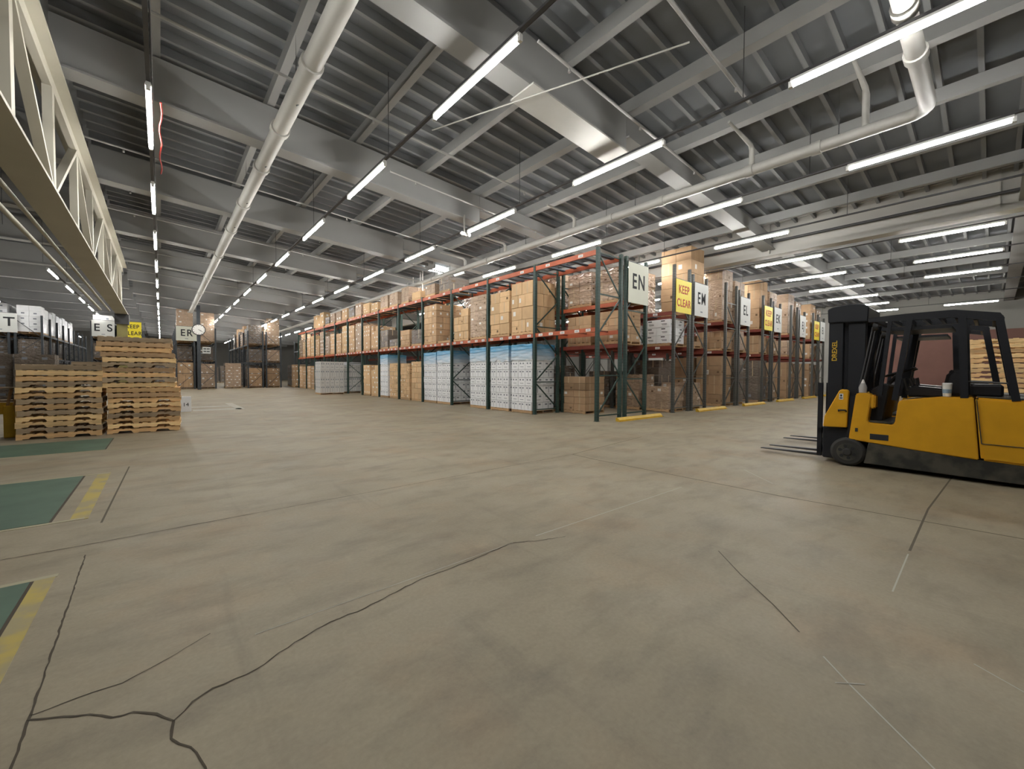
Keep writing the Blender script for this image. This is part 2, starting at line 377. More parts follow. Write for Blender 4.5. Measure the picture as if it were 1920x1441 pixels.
# truss along the hall
tr = thing('roof_truss', 'cream painted steel roof truss running down the hall past the wooden pallets', 'truss', (XT, 0, 0), kind='structure')
ZB, ZT = 4.80, 7.44
TY0, TY1, TP = -3.05, 31.8, 3.05
for nm, z0, z1, w in (('top_chord', ZT - 0.06, ZT, 0.46), ('bottom_chord', ZB - 0.0, ZB + 0.26, 0.14)):
    new(nm, MB().box(-w / 2, w / 2, TY0, TY1, z0, z1).mesh(nm, M_TRUSS), tr)
new('top_chord_web', MB().box(-0.06, 0.06, TY0, TY1, ZT - 0.30, ZT - 0.06).mesh('top_chord_web', M_TRUSS), tr)
new('bottom_flange', MB().box(-0.25, 0.25, TY0, TY1, ZB - 0.05, ZB).mesh('bottom_flange', M_TRUSS), tr)
vm = MB().box(-0.07, 0.07, -0.10, 0.10, ZB + 0.26, ZT - 0.30).mesh('vertical', M_TRUSS)
n = int((TY1 - TY0) / TP)
for i in range(n + 1):
    new('vertical', vm, tr, (0, TY0 + i * TP, 0))
    if i < n:
        a, b = (ZB + 0.26, ZT - 0.30) if i % 2 else (ZT - 0.30, ZB + 0.26)
        new('diagonal', MB().bar((0, TY0 + i * TP, a), (0, TY0 + (i + 1) * TP, b), 0.09, 0.15, up=(1, 0, 0)).mesh('diagonal', M_TRUSS), tr)
for x, z, r, lab in ((-2.15, 4.95, 0.045, 'thin pale pipe hung beside the truss bottom chord'), (-2.50, 4.98, 0.055, 'pale conduit hung farther behind the truss bottom chord')):
    tag(new('conduit_pipe', MB().tube([(x, Y0, z), (x, 32, z)], r, 8).mesh('conduit_pipe', M_TRUSS)), lab, 'pipe', kind='structure')

# pipes
def coupling(x, y, z, r, ax):
    mb = MB()
    d = Vector((0, 0.09, 0)) if ax == 'y' else Vector((0.09, 0, 0))
    mb.tube([Vector((x, y, z)) - d, Vector((x, y, z)) + d], r, 16)
    return mb.mesh('coupling', M_PIPE)
p = thing('roof_pipe', 'large pale pipe running down the hall from overhead beside the girders', 'pipe', (2.16, 0, 7.15))
new('pipe_run', MB().tube([(0, -4, 0), (0, 80, 0)], 0.165, 18).mesh('pipe_run', M_PIPE), p)
for y in (8.2, 10.8, 13.1, 16.3, 19.5, 24, 30, 36, 42): new('coupling', coupling(0, y, 0, 0.20, 'y'), p)
for y in (9.3, 12.6, 15.7, 18.6, 24.7, 30.8): new('hanger', MB().tube([(0.0, y, -0.19), (0.2, y, 0), (0.0, y, 0.19), (0, y, 1.3)], 0.014, 6).mesh('hanger', M_RAIL), p)
p = thing('roof_pipe', 'pale pipe with an elbow above the forklifts running back over the orange rack', 'pipe', (11.40, 0.12, 6.70))
pts = [(0, 60, 0), (0, 1.10, 0)] + [(-0.3 + 0.3 * math.cos(t), 1.10 - 0.3 * math.sin(t), 0) for t in (0.4, 0.8, 1.2)] + [(-0.3, 0.8, 0), (-9.5, 0.8, 0)]
new('pipe_run', MB().tube(pts, 0.125, 16).mesh('pipe_run', M_PIPE), p)
for x in (-2.1, -3.4, -4.8): new('coupling', coupling(x, 0.8, 0, 0.155, 'x'), p)
for y in (2.6, 4.0, 6.4, 8.2, 10.5, 15.0, 20.0): new('coupling', coupling(0, y, 0, 0.145, 'y'), p)
for y, h in ((1.75, 0.85), (3.95, 0.60), (9.8, 0.50), (13.7, 0.45), (16.8, 0.45)):
    new('riser', MB().tube([(0, y, 0), (0, y, h - 0.1), (-0.1, y, h), (-1.4, y, h + 0.05)], [0.065, 0.065, 0.055, 0.03], 10).mesh('riser', M_PIPE), p)
for y in (2.2, 7.3, 12.4, 18.2): new('hanger', MB().tube([(0.0, y, -0.15), (0.15, y, 0), (0.0, y, 0.15), (0, y, 1.2)], 0.012, 6).mesh('hanger', M_RAIL), p)
# thin branch pipes across the hall
for i, y in enumerate((3.3, 5.2, 9.3, 11.2, 15.5, 18.9, 21.6, 25.2, 27.8, 33.6)):
    x0, x1 = ((-1.5, 9.0), (5.0, 11.3))[i % 2] if i < 4 else (-1.5, 12)
    o = tag(new('sprinkler_pipe', MB().tube([(x0, y, 7.58 - SL * x0), (x1, y, 7.58 - SL * x1)], 0.028, 8).mesh('sprinkler_pipe', M_THIN)),
        'thin sprinkler branch pipe below the roof, %s from the viewer' % ORD[i], 'pipe', 'sprinkler branch pipes', 'structure')
    for x in (x0 + 0.8, (x0 + x1) / 2, x1 - 0.6):
        new('sprinkler_head', MB().tube([(x, y, 7.58 - SL * x), (x, y, 7.48 - SL * x)], [0.012, 0.03], 6).mesh('sprinkler_head', M_THIN), o)
tag(new('tension_rod', MB().tube([(6.55, 3.3, 6.9), (4.7, 8.3, 7.0)], 0.014, 6).mesh('tension_rod', M_PIPE)), 'thin pale rod slung below the roof beside the bright tube', 'rod', kind='structure')
# skylight
sk = thing('skylight', 'bright skylight panel in the roof above the orange rack', 'skylight', kind='structure')
new('skylight_frame', MB().box(12.3, 12.4, 21.5, 22.6, zroof(14.4) - 0.3, zroof(12)).box(14.4, 14.5, 21.5, 22.6, zroof(14.4) - 0.3, zroof(14)).mesh('skylight_frame', M_GIRDER), sk)
new('skylight_pane', MB().box(12.4, 14.4, 21.5, 22.6, zroof(14.4) - 0.24, zroof(14.4) - 0.22).mesh('skylight_pane', M_SKY), sk)

# ------------------------------------------------------------------ strip lights
TL = 2.4
tube_me = MB().tube([(0, -TL / 2, 0), (0, TL / 2, 0)], 0.036, 10).mesh('tube', M_TUBE)
hous_me = MB().prism([(-0.032, 0.028), (-0.045, 0.055), (-0.03, 0.10), (0.03, 0.10), (0.045, 0.055), (0.032, 0.028)], -TL / 2 - 0.03, TL / 2 + 0.03, 'y').mesh('housing', M_HOUSING)
sock_me = MB().box(-0.03, 0.03, -0.03, 0.03, -0.04, 0.06).mesh('socket', M_HOUSING)
ZL = 6.385
LROWS = [(-20.2, 34, 'over the far racks at the dark left edge', ZL), (-8.5, 40, 'behind the ET sign', ZL), (-3.92, 29, 'beyond the truss', 6.25), (-0.1, -9, 'over the wooden pallet stacks', 6.34),
         (4.05, -9, 'beside the large overhead pipe', 6.43), (8.08, -9, 'over the aisle before the orange rack', ZL), (12.24, -9, 'over the orange rack', 6.345),
         (16.26, -9, 'over the KEEP CLEAR and EM signs', ZL), (20.41, -9, 'just past the deep beam', ZL), (24.63, -9, 'over the EL sign rack', ZL),
         (28.83, -9, 'over the EK sign rack', ZL), (32.9, -9, 'sixth beyond the orange rack', ZL), (37.0, -9, 'seventh beyond the orange rack', ZL), (41.2, -9, 'eighth beyond the orange rack', ZL)]
for rx, ymin, desc, zl in LROWS:
    kk = 0
    ylast = 86 if rx < 14 else 30
    ys = max(ymin, -8.5)
    if True:
        rail = thing('light_rail', 'dark suspended channel carrying the strip lights ' + desc, 'rail', (rx, 0, zl), group='suspended light channels')
        new('channel', MB().box(-0.03, 0.03, ys, ylast + 2, 0.11, 0.15).mesh('channel', M_RAIL), rail)
        new('cable', MB().tube([(0.05, ys, 0.13), (0.05, ylast + 2, 0.13)], 0.012, 6).mesh('cable', M_RAIL), rail)
        hy = 3.05
        while hy < min(ylast, 36):
            new('hanger', MB().tube([(0, hy, 0.15), (0, hy, zroof(rx) - 0.3 - zl)], 0.008, 5).mesh('hanger', M_RAIL), rail)
            hy += 6.1
    k = 0
    while True:
        yc = -0.125 + 4.7523 * k + TL / 2; k += 1
        if yc < ymin: continue
        if yc > ylast: break
        if rx < -4.5 and k % 2: continue
        if k == 1 and rx in (16.26, 32.9, 37.0): continue
        vis = in_view((rx, yc, 6.5)) or in_view((rx, yc + 1.1, 6.5)) or in_view((rx, yc - 1.1, 6.5))
        if vis:
            lab = "%s lit strip light from the viewer, row %s" % (ORD[min(kk, 19)], desc); kk += 1; grp = "strip lights in suspended rows"
        else: lab = 'lit strip light overhead outside the picture'; grp = 'strip lights outside the picture'
        t = thing('strip_light', lab, 'light', (rx, yc, zl), group=grp)
        new('tube', tube_me, t); new('housing', hous_me, t)
        if depth((rx, yc)) < 30 and vis:
            new('socket', sock_me, t, (0, -TL / 2 - 0.03, 0)); new('socket', sock_me, t, (0, TL / 2 + 0.03, 0))

wv = [(0.06 + 0.02 * math.sin(i * 1.3), 9.9 + i * 0.28, 6.42 - 0.05 * abs(math.sin(i * 0.9))) for i in range(13)]
tag(new('red_cable', MB().tube(wv, 0.014, 6).mesh('red_cable', mat('cable_red', (0.55, 0.04, 0.03), 0.5))), 'red cable sagging beside the nearest strip light over the pallet stacks', 'cable')
# ------------------------------------------------------------------ floor marks (children of the floor)
def strip(name, pts, w, m, z=0.002, jag=0.0):
    mb = MB(); L = []
    P = [Vector((p[0], p[1], 0)) for p in pts]
    if jag:
        Q = [P[0]]
        for a, b in zip(P, P[1:]):
            nseg = max(2, int((b - a).length / 0.045)); t = (b - a).normalized(); nrm = Vector((-t.y, t.x, 0))
            for i in range(1, nseg): Q.append(a.lerp(b, i / nseg) + nrm * random.uniform(-jag, jag))
            Q.append(b)
        P = Q
    vs = []; fs = []
    for i, p in enumerate(P):
        t = (P[min(i + 1, len(P) - 1)] - P[max(i - 1, 0)]).normalized(); nrm = Vector((-t.y, t.x, 0))
        ww = w * (random.uniform(0.6, 1.25) if jag else 1) / 2
        vs += [p + nrm * ww + Vector((0, 0, z)), p - nrm * ww + Vector((0, 0, z))]
    for i in range(len(P) - 1): fs.append((2 * i, 2 * i + 1, 2 * i + 3, 2 * i + 2))
    mb.add(vs, fs)
    return new(name, mb.mesh(name, m), floor)
strip('floor_crack', [(-0.47, 2.75), (-0.36, 2.68), (-0.27, 2.62), (-0.19, 2.53), (-0.12, 2.51), (-0.04, 2.43), (0.02, 2.33), (0.09, 2.41), (0.17, 2.45), (0.35, 2.46), (0.56, 2.57), (0.78, 2.64), (1.0, 2.65), (1.19, 2.70), (1.47, 2.76), (1.9, 2.77), (2.42, 2.82), (2.65, 2.70), (2.91, 2.61)], 0.010, M_CRACK, jag=0.007)
strip('floor_crack', [(0.02, 2.33), (0.01, 2.22), (0.07, 2.12), (0.11, 1.97), (0.13, 1.8), (0.12, 1.6)], 0.010, M_CRACK, jag=0.006)
strip('floor_crack', [(-0.47, 2.78), (-0.32, 2.79), (-0.17, 2.78), (0.0, 2.86), (0.2, 2.98)], 0.006, M_CRACK, jag=0.004)
strip('floor_joint', [(-0.46, 1.5), (-0.47, 2.78), (-0.51, 4.95)], 0.010, M_CRACK, jag=0.003)
strip('floor_joint', [(-0.49, 5.91), (-0.42, 9.15)], 0.018, M_JOINT)
strip('floor_joint', [(-2.4, 5.3), (-0.5, 5.24), (0.78, 5.24), (3.0, 5.22), (6.0, 5.22)], 0.012, M_JOINT, jag=0.003)
strip('floor_joint', [(6.0, 5.22), (5.95, 4.65), (5.99, 1.74), (6.2, -0.2), (6.3, -2)], 0.022, M_JOINT)
strip('floor_joint', [(6.0, 5.22), (9.0, 5.6)], 0.016, M_JOINT)
strip('floor_joint', [(9.3, 0.36), (6.74, 0.45), (5.0, 0.44)], 0.018, M_JOINT)
strip('chalk_line', [(0.40, 2.8), (2.43, 2.82)], 0.006, M_LINEW)
strip('chalk_line', [(2.7, 2.80), (5.42, 2.74)], 0.009, M_LINEW)
strip('chalk_line', [(2.75, 0.57), (2.6, 0.43), (2.28, 0.1)], 0.008, M_LINEW)
strip('chalk_line', [(2.66, 0.38), (2.56, 0.48)], 0.007, M_LINEW)
strip('scratch', [(3.7, 1.53), (3.4, 1.24), (3.11, 0.92), (2.9, 0.72)], 0.009, M_JOINT)
strip('chalk_line', [(4.9, 0.44), (3.96, 0.43)], 0.010, M_LINEW)
strip('chalk_line', [(3.30, 0.03), (3.15, -0.2)], 0.008, M_LINEW)
strip('chalk_line', [(6.6, 2.0), (7.2, 2.6)], 0.010, M_LINEW)
strip('chalk_line', [(8.65, 9.1), (8.76, 12.0), (8.84, 18.2)], 0.03, M_LINEW)
def slab(name, x0, x1, y0, y1, z, m): return new(name, MB().box(x0, x1, y0, y1, -0.01, z).mesh(name, m), floor)
for (a, b, g0) in ((6.18, 8.80, -0.90), (2.9, 4.62, -0.755), (11.4, 13.4, -0.88)):
    slab('dock_plate', -2.9, g0, a + 0.06, b - 0.06, 0.006, M_DOCK)['label'] = 'green steel dock plate'
    slab('plate_gap', g0, g0 + 0.02, a + 0.06, b - 0.06, 0.003, M_CRACK)
    if 5 < a < 11: slab('yellow_stripe', -0.75, -0.61, a, b, 0.003, M_LINEY)
    slab('cream_stripe', -2.9, -0.62, b - 0.055, b, 0.004, M_LINEC)
    slab('cream_stripe', -2.9, -0.64, a, a + 0.055, 0.004, M_LINEC)
slab('yellow_stripe', -0.735, -0.63, 2.2, 4.62, 0.0035, M_LINEY)
slab('floor_patch', 0.95, 2.6, 20.6, 21.3, 0.003, M_LINEW); slab('floor_patch', 0.95, 2.4, 22.6, 23.2, 0.003, M_LINEW); slab('floor_patch', 2.4, 2.7, 20.6, 25.0, 0.003, M_LINEW)

# ------------------------------------------------------------------ pallets and pallet loads
def wood_pallet_meshes(W, D, H, notch):
    st_p = []
    h0 = 0.018; h1 = H - 0.018
    if notch:
        a, b_, d = 0.16 * W, 0.36 * W, 0.045
        prof = [(-W / 2, h0)]
        for s in (-1, 1):
            xs = (-b_, -a) if s < 0 else (a, b_)
            prof += [(xs[0] - 0.0, h0), (xs[0] + 0.03, h0 + d), (xs[1] - 0.03, h0 + d), (xs[1], h0)]
        prof += [(W / 2, h0), (W / 2, h1), (-W / 2, h1)]
    else: prof = [(-W / 2, h0), (W / 2, h0), (W / 2, h1), (-W / 2, h1)]
    return prof, h0, h1
PAL_CACHE = {}
def build_pallet(W, D, H, wi, notch, label, group, loc, rz, red=False):
    root = thing('wooden_pallet', label, 'pallet', loc, rz, group)
    key = (W, D, H, wi, notch)
    if key not in PAL_CACHE:
        prof, h0, h1 = wood_pallet_meshes(W, D, H, notch)
        m = M_WOOD[wi]
        PAL_CACHE[key] = (MB().prism(prof, -0.02, 0.02, 'y').mesh('stringer', m),
                          MB().box(-0.05, 0.05, -D / 2, D / 2, h1, H - 0.002).mesh('deck_board', m),
                          MB().box(-0.05, 0.05, -D / 2, D / 2, 0.001, h0).mesh('bottom_board', m))
    st, tb, bb = PAL_CACHE[key]
    for y in (-D / 2 + 0.02, 0, D / 2 - 0.02):
        o = new('stringer', st, root, (0, y, 0))
    n = 9
    for i in range(n): new('deck_board', tb, root, (-W / 2 + 0.05 + i * (W - 0.1) / (n - 1), 0, 0))
    for x in (-W / 2 + 0.05, -0.12 * W, 0.12 * W, W / 2 - 0.05): new('bottom_board', bb, root, (x, 0, 0))
    return root
def stack(n, cx, cy, rz, W, H, words, group, woods, notches, shift=lambda i: (0, 0, 0), D=1.05):
    for i in range(n):
        dx, dy, dr = shift(i)
        c, s = math.cos(rz), math.sin(rz)
        pos = (cx + dx * c - dy * s, cy + dx * s + dy * c, i * H)
        lab = ('bottom' if i == 0 else 'top' if i == n - 1 else ORD[i] + ' from the floor')
        build_pallet(W, D, H, woods[i % len(woods)], notches(i), 'weathered wooden pallet, %s in %s' % (lab, words), group, pos, rz + dr)
rr = random.Random(3)
jit = lambda a: (lambda i: (rr.uniform(-a, a), rr.uniform(-a, a), rr.uniform(-0.02, 0.02)))
# left stack: front face from (-2.63,15.2) to (-1.1,14.55)
stack(13, -1.79, 14.68, R(-1), 1.38, 0.132, 'the shorter pallet stack by the yellow guard', 'pallets in the shorter stack', [0, 1, 2, 2, 1, 0, 1, 0, 2, 1, 0, 2, 1], lambda i: i < 10, jit(0.02))
def shr(i):
    return ((-0.09 if i >= 9 else 0.0) - (0.07 if i >= 16 else 0) + rr.uniform(-0.02, 0.02), rr.uniform(-0.02, 0.02), rr.uniform(-0.015, 0.015))
stack(19, -0.31, 14.66, R(-3), 1.39, 0.128, 'the taller pallet stack', 'pallets in the taller stack', [0, 2, 0, 1, 0, 2, 0, 3, 0, 2, 1, 0, 3, 1, 2, 3, 0, 3, 1], lambda i: i < 7 or i in (10, 13), shr)
stack(19, 17.9, -0.40, R(90), 1.75, 0.135, 'the pallet stack behind the forklifts', 'pallets in the stack behind the forklifts', [2, 0, 2, 2, 0], lambda i: i % 3 != 1, jit(0.03))
loose = new('pallet_board', MB().box(-1.62, -1.08, 14.2, 14.3, 1.718, 1.79).mesh('pallet_board', M_WOOD[1])); tag(loose, 'loose weathered board lying on top of the shorter pallet stack', 'board')

LOADPAL = {}
def load_pallet(W, D):
    k = (round(W, 2), round(D, 2))
    if k not in LOADPAL:
        mb = MB(); H = 0.125
        for x in (-W / 2 + 0.03, 0, W / 2 - 0.03): mb.box(x - 0.025, x + 0.025, -D / 2, D / 2, 0.02, H - 0.02)
        for i in range(6):
            y = -D / 2 + 0.05 + i * (D - 0.1) / 5; mb.box(-W / 2, W / 2, y - 0.045, y + 0.045, H - 0.02, H)
        for y in (-D / 2 + 0.05, 0, D / 2 - 0.05): mb.box(-W / 2, W / 2, y - 0.045, y + 0.045, 0.0, 0.02)
        LOADPAL[k] = mb.mesh('pallet', M_WOOD[3])
    return LOADPAL[k]
CART = {}
def carton_mesh(sx, sy, sz, style, var):
    k = (round(sx, 3), round(sy, 3), round(sz, 3), style, var)
    if k in CART: return CART[k]
    body, ink = STYLES[style]
    mb = MB()
    g = 0.007
    x, y = sx / 2 - g, sy / 2 - g
    mb.box(-x, x, -y, y, 0.001, sz - 0.011, 0)
    e = 0.0015
    def quad(face, u0, u1, v0, v1, mi):
        # face '-x': u along y ; '-y': u along x
        if face == '-x': mb.add([(-x - e, u0, v0), (-x - e, u0, v1), (-x - e, u1, v1), (-x - e, u1, v0)], [(0, 1, 2, 3)], mi)
        else: mb.add([(u0, -y - e, v0), (u1, -y - e, v0), (u1, -y - e, v1), (u0, -y - e, v1)], [(0, 1, 2, 3)], mi)
    if style in ('white', 'grey'):
        for f, w in (('-x', y), ('-y', x)):
            quad(f, -w * 0.62, -w * 0.22, sz * 0.62, sz * 0.80, 1); quad(f, w * 0.22, w * 0.62, sz * 0.62, sz * 0.80, 1)
            quad(f, -w * 0.05, w * 0.05, sz * 0.12, sz * 0.9, 1) if var == 0 else quad(f, -w * 0.5, w * 0.5, sz * 0.25, sz * 0.31, 1)
    elif style == 'archive':
        for f, w in (('-x', y), ('-y', x)):
            quad(f, -w * 0.3, w * 0.3, sz * 0.72, sz * 0.84, 1); quad(f, -w * 0.6, w * 0.2, sz * 0.38, sz * 0.44, 1); quad(f, -w * 0.6, w * 0.1, sz * 0.26, sz * 0.31, 1)
    else:
        for f, w in (('-x', y), ('-y', x)):
            quad(f, -w, w, sz * 0.5 - 0.004, sz * 0.5 + 0.004, 3) if var == 2 else None
            if var == 0: quad(f, w * 0.2, w * 0.7, sz * 0.35, sz * 0.7, 1)
            if var == 1: quad(f, -0.022, 0.022, sz * 0.02, sz * 0.97, 2)
            if var == 2: quad(f, -w * 0.7, -w * 0.35, sz * 0.2, sz * 0.42, 3)
    CART[k] = mb.mesh('carton', [body, ink, M_TAPE, M_SEAM])
    return CART[k]
STYLES = {'card': (M_CARD[0], M_WHITE), 'cardb': (M_CARD[1], M_WHITE), 'cardc': (M_CARD[2], M_WHITE), 'film': (M_FILMCARD, M_WHITE), 'dark': (M_DARKCARD, M_GREYINK),
          'white': (M_WHITECARD, M_GREYINK), 'grey': (M_GREYCARD, M_GREYINK), 'archive': (M_WHITECARD, M_INK)}
def load(label, group, xc, yc, z, W, D, H, n, style='card', seed=0, blue=False, top_gap=0, detail=None, rz=0.0, cat='pallet load', cap=False):
    """A pallet (W along x, D along y) with cartons stacked to height H above z."""
    r = random.Random(seed * 7919 + int(xc * 100) + int(yc * 37) + int(z * 11))
    root = thing('pallet_load', label, cat, (xc, yc, z), rz, group)
    new('pallet', load_pallet(W, D), root)
    nx, ny, nz = n
    sx, sy, sz = W / nx, D / ny, (H - 0.125) / nz
    if detail is None: detail = depth((xc, yc)) < 27
    big = None if detail else MB()
    for k in range(nz):
        lx, ly = r.uniform(-0.012, 0.012), r.uniform(-0.012, 0.012)
        swap = (k % 2 == 1 and style in ('card', 'film', 'cardb', 'cardc', 'dark') and nx != ny)
        ax, ay = (ny, nx) if swap else (nx, ny)
        cx, cy = W / ax, D / ay
        for i in range(ax):
            for j in range(ay):
                if 0 < i < ax - 1 and 0 < j < ay - 1 and k < nz - 1: continue
                if i > 0 and 0 < j < ay - 1 and k < nz - 1 and ax > 1 and i < ax - 1: continue
                if top_gap and k == nz - 1 and r.random() < top_gap: continue
                px = -W / 2 + (i + 0.5) * cx + lx; py = -D / 2 + (j + 0.5) * cy + ly; pz = 0.125 + k * sz
                if detail:
                    v = r.choice((0, 1, 1, 2, 3, 3)) if style not in ('white', 'grey', 'archive') else k % 2
                    new('carton', carton_mesh(cx, cy, sz, style, v), root, (px + r.uniform(-.006, .006), py + r.uniform(-.006, .006), pz), (0, 0, r.uniform(-.012, .012) if style not in ('white', 'grey') else 0))
                else:
                    g = 0.006
                    big.box(px - cx / 2 + g, px + cx / 2 - g, py - cy / 2 + g, py + cy / 2 - g, pz, pz + sz - 0.008, 0)
                    if r.random() < 0.5:
                        e = 0.002; w = cy / 2
                        big.add([(px - cx / 2 + g - e, py - w * .5, pz + sz * .35), (px - cx / 2 + g - e, py - w * .5, pz + sz * .65), (px - cx / 2 + g - e, py + w * .3, pz + sz * .65), (px - cx / 2 + g - e, py + w * .3, pz + sz * .35)], [(0, 1, 2, 3)], 1)
                    if r.random() < 0.6:
                        w = cx / 2; yy = py - cy / 2 + g - 0.002
                        big.add([(px - w * .3, yy, pz + sz * .4), (px + w * .25, yy, pz + sz * .4), (px + w * .25, yy, pz + sz * .66), (px - w * .3, yy, pz + sz * .66)], [(0, 1, 2, 3)], 1)
    if big:
        new('carton_stack', big.mesh('carton_stack', list(STYLES[style])), root)['kind'] = 'stuff'
    if blue or cap:
        # a sheet of film pulled over the top and partly down the sides
        h = 0.62 if blue else 0.2; a, b = W / 2 + 0.012, D / 2 + 0.012
        mb = MB(); nseg = 8; vs = []; fs = []
        per = [(-a, -b), (a, -b), (a, b), (-a, b)]
        ring = []
        for q in range(4):
            p0, p1 = per[q], per[(q + 1) % 4]
            for t in range(nseg): ring.append((p0[0] + (p1[0] - p0[0]) * t / nseg, p0[1] + (p1[1] - p0[1]) * t / nseg))
        nr = len(ring)
        for lv in range(4):
            zz = H + 0.01 - lv * h / 3
            for (x, y) in ring:
                s = 1 + r.uniform(0, 0.010)
                vs.append((x * s, y * s, zz + (r.uniform(-0.06, 0.06) if lv == 3 else r.uniform(-0.012, 0.012) if lv == 0 else 0)))
        for lv in range(3):
            for q in range(nr): fs.append((lv * nr + q, lv * nr + (q + 1) % nr, (lv + 1) * nr + (q + 1) % nr, (lv + 1) * nr + q))
        fs.append(tuple(range(nr)))
        mb.add(vs, fs)
        new('top_sheet', mb.mesh('top_sheet', M_BLUEFILM if blue else M_WHITEFILM), root)['label'] = 'blue plastic top sheet' if blue else 'white film top sheet'
    return root

# ------------------------------------------------------------------ pallet racks
FD = 1.25          # frame depth
POST = {}
def post_mesh(h, m, w=0.108):
    k = (h, m.name, w)
    if k not in POST:
        mb = MB()
        # channel section open to the rear
        a = w / 2; t = 0.012
        mb.box(-a, a, -a, -a + t, 0, h).box(-a, -a + t, -a + t, a, 0, h).box(a - t, a, -a + t, a, 0, h)
        # punched slots along both visible faces
        z = 0.12
        e = 0.0015
        while z < h - 0.05:
            for x in (-0.03, 0.03):
                mb.add([(x - 0.009, -a - e, z), (x + 0.009, -a - e, z), (x + 0.006, -a - e, z + 0.035), (x - 0.006, -a - e, z + 0.035)], [(0, 1, 2, 3)], 1)
                mb.add([(-a - e, x - 0.009, z), (-a - e, x - 0.006, z + 0.035), (-a - e, x + 0.006, z + 0.035), (-a - e, x + 0.009, z)], [(0, 1, 2, 3)], 1)
            z += 0.10
        POST[k] = mb.mesh('upright_post', [m, M_INK])
    return POST[k]
def frame(root, x, y, h, m, fd=FD, flip=False, near=True, dz=1.0):
    """Upright frame standing in the plane y, posts at local x and x+fd."""
    if not near:
        mb = MB(); a = 0.06
        mb.box(x - a, x + a, y - a, y + a, 0, h).box(x + fd - a, x + fd + a, y - a, y + a, 0, h)
        z = 0.15; s = flip
        while z + dz < h:
            p, q = ((x, y, z), (x + fd, y, z + dz)) if s else ((x + fd, y, z), (x, y, z + dz))
            mb.bar(p, q, 0.035, 0.035); mb.bar((x, y, z), (x + fd, y, z), 0.035, 0.035); z += dz; s = not s
        new('upright_frame', mb.mesh('upright_frame', m), root); return
    for px in (x, x + fd):
        p = new('upright_post', post_mesh(h, m), root, (px, y, 0))
        new('foot_plate', FOOT, p)
    z = 0.18; s = flip
    new('brace', MB().bar((x, y, z), (x + fd, y, z), 0.04, 0.04).mesh('brace', m), root)
    while z + dz < h:
        p, q = ((x, y, z), (x + fd, y, z + dz)) if s else ((x + fd, y, z), (x, y, z + dz))
        new('brace', MB().bar(p, q, 0.035, 0.04).mesh('brace', m), root)
        z += dz; s = not s
        if int(z / dz) % 2 == 1 or z + dz >= h: new('brace', MB().bar((x, y, z), (x + fd, y, z), 0.035, 0.04).mesh('brace', m), root)
FOOT = MB().box(-0.075, 0.075, -0.075, 0.075, 0.0, 0.012).mesh('foot_plate', M_GREY)
LAB = MB().box(-0.003, 0, -0.10, 0.10, -0.045, 0.045, 0).box(-0.004, -0.003, -0.07, 0.07, -0.025, -0.007, 1).box(-0.004, -0.003, -0.07, 0.05, 0.008, 0.022, 1).mesh('location_label', [M_WHITE, M_GREYINK])
BEAM = {}
def beam(root, x, y0, y1, ztop, m, labels=0, hgt=0.14, s=-1):
    k = (round(y1 - y0, 2), m.name, hgt)
    if k not in BEAM:
        L = y1 - y0
        BEAM[k] = MB().box(-0.028, 0.028, 0, L, -hgt, 0).box(-0.04, 0.034, 0.0, 0.012, -hgt - 0.02, 0.02).box(-0.04, 0.034, L - 0.012, L, -hgt - 0.02, 0.02).mesh('load_beam', m)
    b = new('load_beam', BEAM[k], root, (x, y0, ztop))
    for i in range(labels):
        new('location_label', LAB, b, (-0.029, (i + 0.5) * (y1 - y0) / labels + random.uniform(-0.08, 0.08), -hgt / 2))
    return b
def bars(root, x0, x1, y0, y1, ztop, n, m, w=0.06):
    k = ('bar', round(x1 - x0, 2), w, m.name)
    if k not in BEAM: BEAM[k] = MB().box(0.03, x1 - x0 - 0.03, -w / 2, w / 2, -0.05, -0.012).mesh('cross_bar', m)
    for i in range(n): new('cross_bar', BEAM[k], root, (x0, y0 + (i + 0.5) * (y1 - y0) / n, ztop))

BAY = 2.917
YA = 8.33
RH = 5.62
# --- the long orange rack along the aisle
XA = 10.74
LV1, LV2 = 3.06, 5.56
rackA = thing('pallet_rack', 'long green and orange pallet rack facing the open aisle', 'rack', (XA, YA, 0))
NB = 13
for i in range(NB + 1):
    near = i < 8
    frame(rackA, 0, i * BAY, RH, M_GREEN, near=near, flip=(i % 2 == 0), dz=1.32 if i == 0 else 1.05)
for i in range(NB):
    a, b = i * BAY + 0.045, (i + 1) * BAY - 0.045
    beam(rackA, 0, a, b, LV1, M_ORANGE, labels=5 if i < 9 else 0); beam(rackA, FD, a, b, LV1, M_ORANGE)
    beam(rackA, 0, a, b, LV2, M_ORANGE, labels=2 if i < 8 else 0, hgt=0.16); beam(rackA, FD, a, b, LV2, M_ORANGE, hgt=0.16)
    bars(rackA, 0, FD, a, b, LV2, 5 if i < 6 else 3, M_BLUEBAR, 0.14)
    bars(rackA, 0, FD, a, b, LV1, 3, M_ORANGE_SHADED)
# --- its back-to-back partner
XBk = XA + FD + 0.30
rackB = thing('pallet_rack', 'green pallet rack behind the long orange one, ending under the EN sign', 'rack', (XBk, YA, 0))
for i in range(9):
    frame(rackB, 0, i * BAY, RH, M_GREEN, near=i < 3, flip=(i % 2 == 1), dz=1.2)
for i in range(8):
    a, b = i * BAY + 0.045, (i + 1) * BAY - 0.045
    for z, m in ((2.62, M_ORANGE_SHADED), (4.10, M_ORANGE)):  # lower beams use the orange darkened in colour to stand for shade
        beam(rackB, 0, a, b, z, m); beam(rackB, FD, a, b, z, m)
        bars(rackB, 0, FD, a, b, z, 3, M_ORANGE_SHADED)

